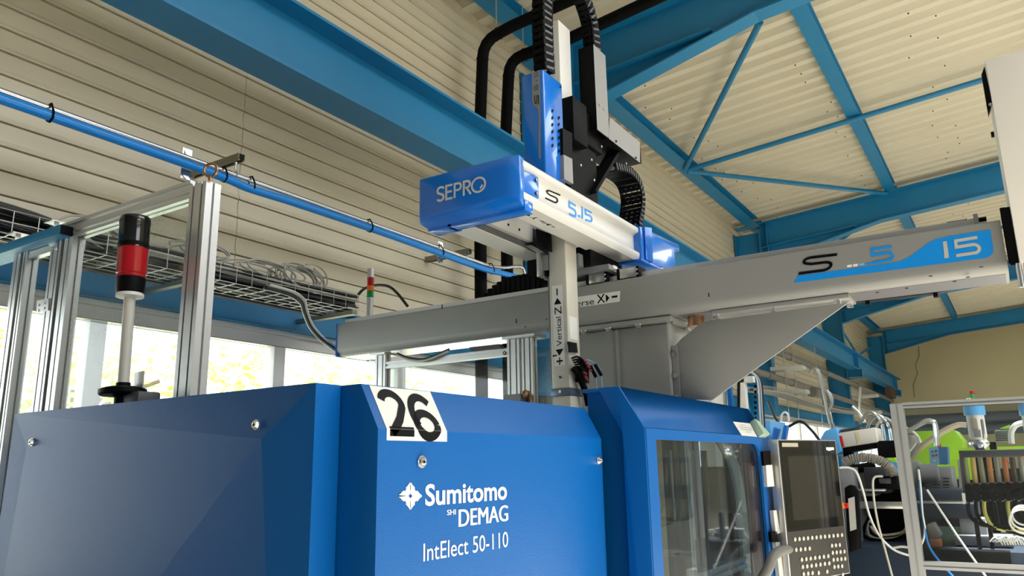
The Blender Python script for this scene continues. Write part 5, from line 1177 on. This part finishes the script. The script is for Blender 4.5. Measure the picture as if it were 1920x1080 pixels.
pbox(1645, 826, 1690, 858, 5.95, .3, 'dark_housing', BLACK, t); pbox(1600, 842, 1616, 1200, 6.0, .1, 'stand', BLACK, t)
for k in range(6):
    x0 = 1612+k*13; ptube([(x0, 795+k % 3*8), (x0+18, 772+k*6), (x0+40, 790+k*5), (x0+48, 830)], 6.4, .012, 'pipe_bundle', (STEEL, CHROME, CABLEG, STEEL, PIPEG, CABLEW)[k], label='pale pipe in the tangle left of the guard post', cat='pipe', group='tangle of pale pipes')
# flexible hoses
t = thing('flexible_hose', 'ribbed grey flexible hose arching from the control panel to the guard post', 'hose', (5.6, .9, 1.6))
P = [at(x, y, 'u', 5.6) for x, y in ((1583, 868), (1600, 860), (1625, 858), (1650, 864), (1668, 876), (1678, 892))]
S = spline(P, 12); m = M(); m.tube(S, lambda q: .028+.003*math.sin(q*200), 10); m.obj('tube', HOSEG, t)
ppoly([(1577, 858), (1590, 855), (1592, 872), (1580, 876)], 5.58, .05, 'coupling', CHROME, t)
for k in range(24):
    p = S[int(k*2.5)]; d = (S[min(int(k*2.5)+1, 60)]-p).normalized(); m = M(); m.torus(p, d, .029, .004, 12, 5); m.obj('hose_rib', HOSEG, t)
ptube([(1575, 884), (1600, 880), (1625, 876), (1640, 872)], 5.8, .03, 'black_hose', RUB, label='black hose lying under the ribbed grey hose', cat='hose')
# the next machine: dark base, boxes, beams
mc2 = thing('dark_machine', 'dark grey and black moulding machine behind the guard, with loose cables', 'machine', (6.5, .6, 0))
pbox(1560, 1030, 1935, 1200, 5.3, 1.8, 'base', NAVY, mc2)
pbox(1575, 877, 1606, 1035, 5.55, .4, 'grey_box', MIDGREY, mc2); pbox(1606, 880, 1640, 930, 5.8, .3, 'grey_box', mat('light_grey_box', (150, 152, 154), .5), mc2); pbox(1622, 876, 1662, 925, 5.7, .3, 'grey_box', DKGREY, mc2)
pbox(1600, 905, 1720, 1030, 6.0, .5, 'machine_body', BLACK, mc2)
pbox(1640, 893, 1682, 918, 5.6, .12, 'motor', RUB, mc2); pbox(1648, 897, 1670, 907, 5.58, .02, 'motor_rib', DKGREY, mc2)
for x0, x1, y0, y1, nm in ((1610, 1694, 941, 954, 'silver_rail'), (1596, 1660, 917, 921, 'thin_rail'), (1716, 1806, 940, 944, 'silver_rail')): pbox(x0, y0, x1, y1, 5.5, .06, nm, STEEL, mc2)
pbox(1716, 918, 1806, 940, 5.6, .5, 'navy_beam', NAVY, mc2); pbox(1716, 944, 1830, 972, 5.58, .5, 'navy_beam', NAVY, mc2)
pbox(1715, 1032, 1895, 1055, 5.2, .1, 'front_plate', BLACK, mc2)
pbox(1732, 876, 1785, 917, 5.9, .4, 'vent_box', MIDGREY, mc2)
for c in range(2):
    for r in range(4): pbox(1750+c*18, 896+r*6, 1762+c*18, 898+r*6, 5.896, .006, 'vent_slot', BLACK, mc2, bevel=0)
ppoly([(1735, 985), (1750, 980), (1765, 1005), (1755, 1018), (1742, 1015)], 5.4, .15, 'worn_motor', mat('dusty_grey', (110, 106, 100), .8), mc2, bevel=.01)
pbox(1743, 1012, 1764, 1026, 5.38, .1, 'copper_block', mat('rusty_block', (160, 92, 58), .6), mc2)
pbox(1800, 972, 1850, 1004, 5.6, .2, 'grey_cover', mat('light_grey_box', (150, 152, 154)), mc2); pbox(1790, 1005, 1900, 1024, 5.5, .2, 'grey_tray', MIDGREY, mc2)
for x in (1833, 1857): pbox(x-4, 970, x+4, 1030, 5.35, .06, 'dark_leg', BLACK, mc2)
for k in range(4): ptube([(1700+6*k, 990), (1690-8*k, 1000+4*k), (1650-10*k, 1004), (1630, 985-5*k)], 5.7, .012, 'inner_hose', (HOSET, RUB, CABLEG, RUB)[k], mc2)
# teach pendant with its stop button
t = thing('teach_pendant', 'black handheld teach pendant with orange and red stop button, right of the control panel', 'pendant', (5.2, .95, 1.1))
ppoly([(1583, 915), (1592, 909), (1602, 911), (1608, 922), (1612, 990), (1612, 1030), (1593, 1036), (1588, 1000)], 5.2, .06, 'body', BLACK, t, bevel=.006)
ppoly([(1590, 935), (1602, 931), (1606, 992), (1594, 996)], 5.196, .004, 'face', mat('pendant_face', (188, 190, 188), .4), t)
p = at(1584, 948, 'u', 5.18); m = M(); m.cyl(p, p+V3((0, .02, 0)), .018, n=14); m.obj('yellow_collar', mat('orange_plastic', (236, 140, 20), .4), t); m = M(); m.cyl(p, p+V3((0, -.02, 0)), .016, n=14); m.obj('red_button', RED, t)
# lime machine with its blue pendant
t = thing('lime_machine', 'lime green machine housing seen through the guard pane', 'machine', (8.0, .7, 0))
ppoly([(1712, 809), (1790, 806), (1806, 826), (1806, 897), (1725, 875), (1708, 856)], 7.8, .6, 'housing', LIME, t, bevel=.01); ppoly([(1780, 858), (1830, 858), (1833, 900), (1784, 898)], 7.85, .4, 'housing_side', LIME, t)
ppoly([(1795, 840), (1930, 836), (1930, 843), (1795, 846)], 7.6, .1, 'lime_edge', LIME, t); ppoly([(1660, 845), (1672, 850), (1682, 868), (1664, 862)], 7.7, .2, 'lime_flap', LIME, t)
pbox(1700, 880, 1930, 1000, 7.9, .5, 'black_body', BLACK, t)
pbox(1757, 832, 1764, 838, 7.5, .05, 'red_fitting', RED, t)
t = thing('blue_control_box', 'small blue control box with printed front on the lime machine', 'control box', (7.0, .6, 1.6))
ppoly([(1741, 839), (1759, 838), (1762, 871), (1744, 873)], 6.9, .2, 'front', mat('pale_blue_front', (140, 196, 226), .4), t); ppoly([(1759, 838), (1776, 838), (1777, 871), (1762, 871)], 6.9, .2, 'side', mat('mid_blue_side', (70, 130, 186), .4), t)
for k, (a, b, mt) in enumerate(((1746, 845, RED), (1753, 844, BLUE), (1747, 853, RED), (1754, 852, RED), (1750, 862, WPRINT))): pbox(a, b, a+4, b+3, 6.895, .004, 'button', mt, t, bevel=0)
# hopper loaders with pale blue lids
def loader(x, lab):
    t = thing('hopper_loader', lab, 'loader', (6.6, .3, 1.8), 'hopper loaders with blue lids')
    p = at(x+21, 778, 'u', 6.6); r = at(x, 778, 'u', 6.6).y-p.y
    m = M(); m.lathe((6.6+r, p.y, p.z), [(r*.98, 0), (r, .01), (r*.99, .075), (r*.9, .088), (r*.5, .092)], 28); m.obj('lid', LBLUE, t)
    zb = at(x+21, 824, 'u', 6.6).z
    m = M(); m.lathe((6.6+r, p.y, zb), [(r*.72, 0), (r*.82, .02), (r*.82, p.z-zb)], 24); m.obj('body', WHITE, t)
    pbox(x+15, 784, x+27, 806, 6.58, .02, 'window', mat('brownish_panel', (150, 140, 128), .4), t); pbox(x+20, 806, x+33, 820, 6.57, .02, 'panel', MIDGREY, t)
    pbox(x+34, 786, x+40, 822, 6.62, .05, 'side_pipe', STEEL, t)
    m = M(); m.lathe((6.6+r, p.y, zb-.09), [(r*.35, 0), (r*.5, .02), (r*.95, .055), (r*.95, .07), (r*.72, .09)], 20); m.obj('clamp_cone', CHROME, t); M().box(6.6+r-.05, 6.6+r+.05, p.y-.05, p.y+.05, 0, zb-.085).obj('stand', BLACK, t)
loader(1806, 'white hopper loader with pale blue lid, right of the lime machine'); loader(1911, 'white hopper loader with pale blue lid at the right edge of the photo')
ptube([(1812, 797), (1795, 797), (1770, 808), (1745, 825), (1722, 842), (1705, 865)], 6.3, .02, 'beige_hose', HOSET, label='beige suction hose running to the left hopper loader', cat='hose')
for k in range(2): ptube([(1690, 812+3*k), (1712, 802+2*k), (1735, 789+3*k), (1748, 789+3*k), (1755-3*k, 798), (1758-3*k, 836)], 6.2, .013, 'bent_tube', CHROME, label='bright bent tube arching over the lime machine', cat='pipe', group='twin bright tubes over the lime machine')

t = thing('material_hopper', 'grey metal feed hopper with motor, just right of the guard post', 'hopper', (5.9, .7, 1.6))
ppoly([(1693, 815), (1716, 817), (1719, 832), (1705, 850), (1700, 862), (1696, 850)], 5.9, .2, 'funnel', STEEL, t, bevel=.006); ppoly([(1690, 866), (1722, 864), (1726, 905), (1694, 908)], 5.85, .2, 'gearbox', mat('grey_casting', (140, 140, 140), .5), t, bevel=.015)
p = at(1728, 888, 'u', 5.85); m = M(); m.cyl(p, p+V3((0, -.09, 0)), .06, n=18); m.cyl(p+V3((0, -.09, 0)), p+V3((0, -.10, 0)), .05, n=18); m.obj('motor', MIDGREY, t)
# basket of grey mesh on the far machine
t = thing('grey_basket', 'grey slatted basket with a lime flap left of the right hopper loader', 'basket', (7.0, .2, 1.7))
pbox(1875, 828, 1888, 1100, 7.05, .1, 'stand', BLACK, t); pbox(1866, 806, 1896, 828, 7.0, .2, 'basket', mat('grey_green_mesh', (130, 140, 128), .6), t); ppoly([(1875, 803), (1893, 796), (1897, 802), (1880, 804)], 7.0, .1, 'lime_flap', LIME, t)
for k in range(5): pbox(1867, 809+k*4, 1895, 810.5+k*4, 6.996, .006, 'slot', DKGREY, t, bevel=0)
ptube([(1897, 832), (1896, 812), (1905, 797), (1925, 792)], 6.9, .02, 'white_hose', CABLEW, label='thick white hose bending beside the grey basket', cat='hose')
# flow meter bank
t = thing('flow_meter_bank', 'bank of upright flow meter tubes in a dark frame with two rows of knobs', 'flow meter', (4.7, .2, 1.5))
UM = 4.7
ppoly([(1797, 845), (1930, 841), (1930, 856), (1799, 858)], UM, .05, 'top_bar', DKGREY, t, bevel=.004); ppoly([(1798, 850), (1803, 850), (1815, 945), (1808, 945)], UM-.004, .06, 'side_bar', DKGREY, t)
ppoly([(1811, 908), (1930, 903), (1930, 936), (1814, 940)], UM, .07, 'manifold', mat('manifold_grey', (84, 86, 88), .5), t, bevel=.004)
xt = [1808, 1823.5, 1837, 1854, 1867, 1882.6, 1897, 1913]; xb_ = [1815, 1829.6, 1845, 1860, 1874.4, 1889.7, 1905, 1920]
tm = [mat('olive_tube', (132, 130, 104), .2), mat('amber_tube', (190, 160, 96), .2), mat('olive_tube', (132, 130, 104)), mat('brown_tube', (176, 122, 74), .2), mat('grey_tube', (128, 126, 116), .2), mat('rust_tube', (168, 104, 62), .2), mat('dark_tube', (72, 60, 50), .2), mat('grey_tube', (128, 126, 116))]
for k in range(8):
    a, b = at(xt[k], 857, 'u', UM+.02), at(xb_[k], 909, 'u', UM+.02); m = M(); m.cyl(a, b, .013, n=12); m.obj('flow_tube', tm[k], t)
    for y, r in ((914, .021), (925, .019), (935, .019)):
        p = at(xb_[k]+1.5+(y-914)*.06, y-k*.45, 'u', UM-.001); m = M(); m.cyl(p, p-V3((.018, 0, 0)), r, r*.85, n=16); m.obj('knob', BLKG if y > 914 else RUB, t)
    if k in (3, 5, 7): p = at((xt[k]+xb_[k])/2, 880-6*(k-3), 'u', UM+.02); m = M(); m.torus(p, (b-a), .014, .003, 12, 5); m.obj('tube_ring', AMBER, t)
ppoly([(1795, 862), (1803, 862), (1806, 915), (1799, 915)], UM+.06, .05, 'white_column', WHITE, t); ppoly([(1803, 925), (1809, 925), (1811, 944), (1806, 946)], UM-.03, .04, 'white_handle', WHITE, t)
for k in range(8):
    x0 = xb_[k]; mt = (RUB, RUB, YELL, RUB, RUB, YELL, RUB, RUB)[k] if k not in (2, 5) else mat('yellow_green_hose', (176, 172, 84), .5)
    ptube([(x0, 940), (x0+2, 962), (x0+14, 978+3*k), (x0+40, 986+4*k), (1935, 985+5*k)] if x0 < 1890 else [(x0, 938), (x0+2, 960), (1935, 975+3*k)], UM+.03, .009, 'water_hose', mt, t)
for k in range(3):
    p = at(1918, 966+6*k, 'u', 4.6); m = M(); m.torus(p, (1, .2, .1*k), .045+.006*k, .0045, 24, 6); m.obj('coiled_cable', CABLEW, t)
# loose cables in front of the dark machine
for pts, mt, lab in ((((1574, 877), (1592, 877), (1606, 886), (1618, 920), (1630, 965), (1648, 1003), (1675, 1030), (1706, 1042)), CABLEW, 'white cable hanging in a long curve left of the guard post'), (((1655, 893), (1638, 897), (1638, 930), (1646, 980), (1662, 1040), (1678, 1100)), CABLEG, 'pale grey cable falling straight past the dark machine'), (((1722, 880), (1726, 915), (1729, 960), (1734, 1000), (1722, 1032)), CABLEW, 'white cable hanging just right of the guard post'), (((1724, 900), (1727, 940), (1732, 980), (1745, 1030), (1790, 1085)), CABLEBL, 'blue cable trailing down beside the white one'), (((1672, 1028), (1690, 1025), (1706, 1027)), CABLEG, 'short pale cable end on the dark machine base')):
    ptube(pts, 5.15, .0065, 'loose_cable', mt, label=lab, cat='cable', group='loose cables on the dark machine')
ptube([(1738, 918), (1795, 1005), (1858, 1095)], 5.1, .006, 'pale_strut', CABLEW, label='thin pale strut slanting down right behind the guard pane', cat='strut', smooth=0)
for k in range(10):
    x = 1868+k*5; ptube([(x-12, 1016), (x-4, 1008+k % 3*3), (x+5, 1012-k % 4*2), (x+12, 1022)], 5.25, .004, 'scrap_strand', CABLEW, label='loose white strand in the heap under the flow meters', cat='strand', group='white strands under the flow meters')
# the guard in front of it
UP_ = 4.2
t = thing('machine_guard', 'tall aluminium guard frame with clear pane in front of the dark machine', 'machine guard', (UP_, .2, 0))
a, b = at(1668, 760, 'u', UP_).y, at(1692, 760, 'u', UP_).y; zt = at(1680, 757, 'u', UP_).z
m = M(); profile_bar(m, (UP_+.03, (a+b)/2, 0), (UP_+.03, (a+b)/2, zt), .06, a-b, up=(0, 1, 0), g=.012); m.obj('post', ALU, t, smooth=0)
r0, r1 = at(1800, 750, 'u', UP_).z, at(1800, 760, 'u', UP_).z
m = M(); profile_bar(m, (UP_+.02, b, (r0+r1)/2), (UP_+.02, -.6, (r0+r1)/2), .04, r0-r1+.004); m.obj('top_rail', ALU, t, smooth=0)
r2, r3 = at(1800, 1056, 'u', UP_).z, at(1800, 1071, 'u', UP_).z
m = M(); profile_bar(m, (UP_+.02, b, (r2+r3)/2), (UP_+.02, -.6, (r2+r3)/2), .04, r2-r3); m.obj('middle_rail', ALU, t, smooth=0)
M().box(UP_+.018, UP_+.022, -.6, b, r2-.005, r1+.005).obj('pane', PLEXC, t, smooth=0)
M().box(UP_+.016, UP_+.026, -.6, b, r1-.004, r1+.002).obj('pane_seal', RUB, t, smooth=0)
m = M(); p = at(1731, 1070, 'u', UP_-.002)
M().box(UP_, UP_+.05, -.62, -.56, 0, zt).obj('post', ALU, t)
# little red and green lamp beyond the guard
p = at(1823, 745, 'u', 9.0); t = thing('signal_tower', 'tiny red and green signal lamp above the guard rail at the right', 'signal lamp', p)
for (y0, y1, mt, nm) in ((733, 739, REDL, 'red_lens'), (739, 746, GREEN, 'green_lens'), (746, 790, ALU, 'stem')):
    a, b = at(1823, y1, 'u', 9.0), at(1823, y0, 'u', 9.0); m = M(); m.cyl(a if nm != 'stem' else (a.x, a.y, 0), (a.x, a.y, b.z), .022, n=14); m.obj(nm, mt, t)
# big dark ducts along the end wall
for k, (y, r, lab) in enumerate(((786, .2, 'upper dark duct along the foot of the pale end wall'), (806, .16, 'lower dark duct along the foot of the pale end wall'))):
    z = at(1800, y, 'u', 28.9-.3*k).z
    M().cyl((28.9-.3*k, 3.3, z), (28.9-.3*k, -4, z), r, n=16).obj('end_wall_duct', mat('slate_duct', (84, 96, 110), .45), label=lab, cat='duct', group='ducts on the end wall')
M().box(26.6, 27.7, 3.2, 3.36, EYE+1.9, EYE+2.198).obj('cable_box', mat('rust_brown', (90, 66, 50), .7), label='small brown box on the runway beam near the corner', cat='box')
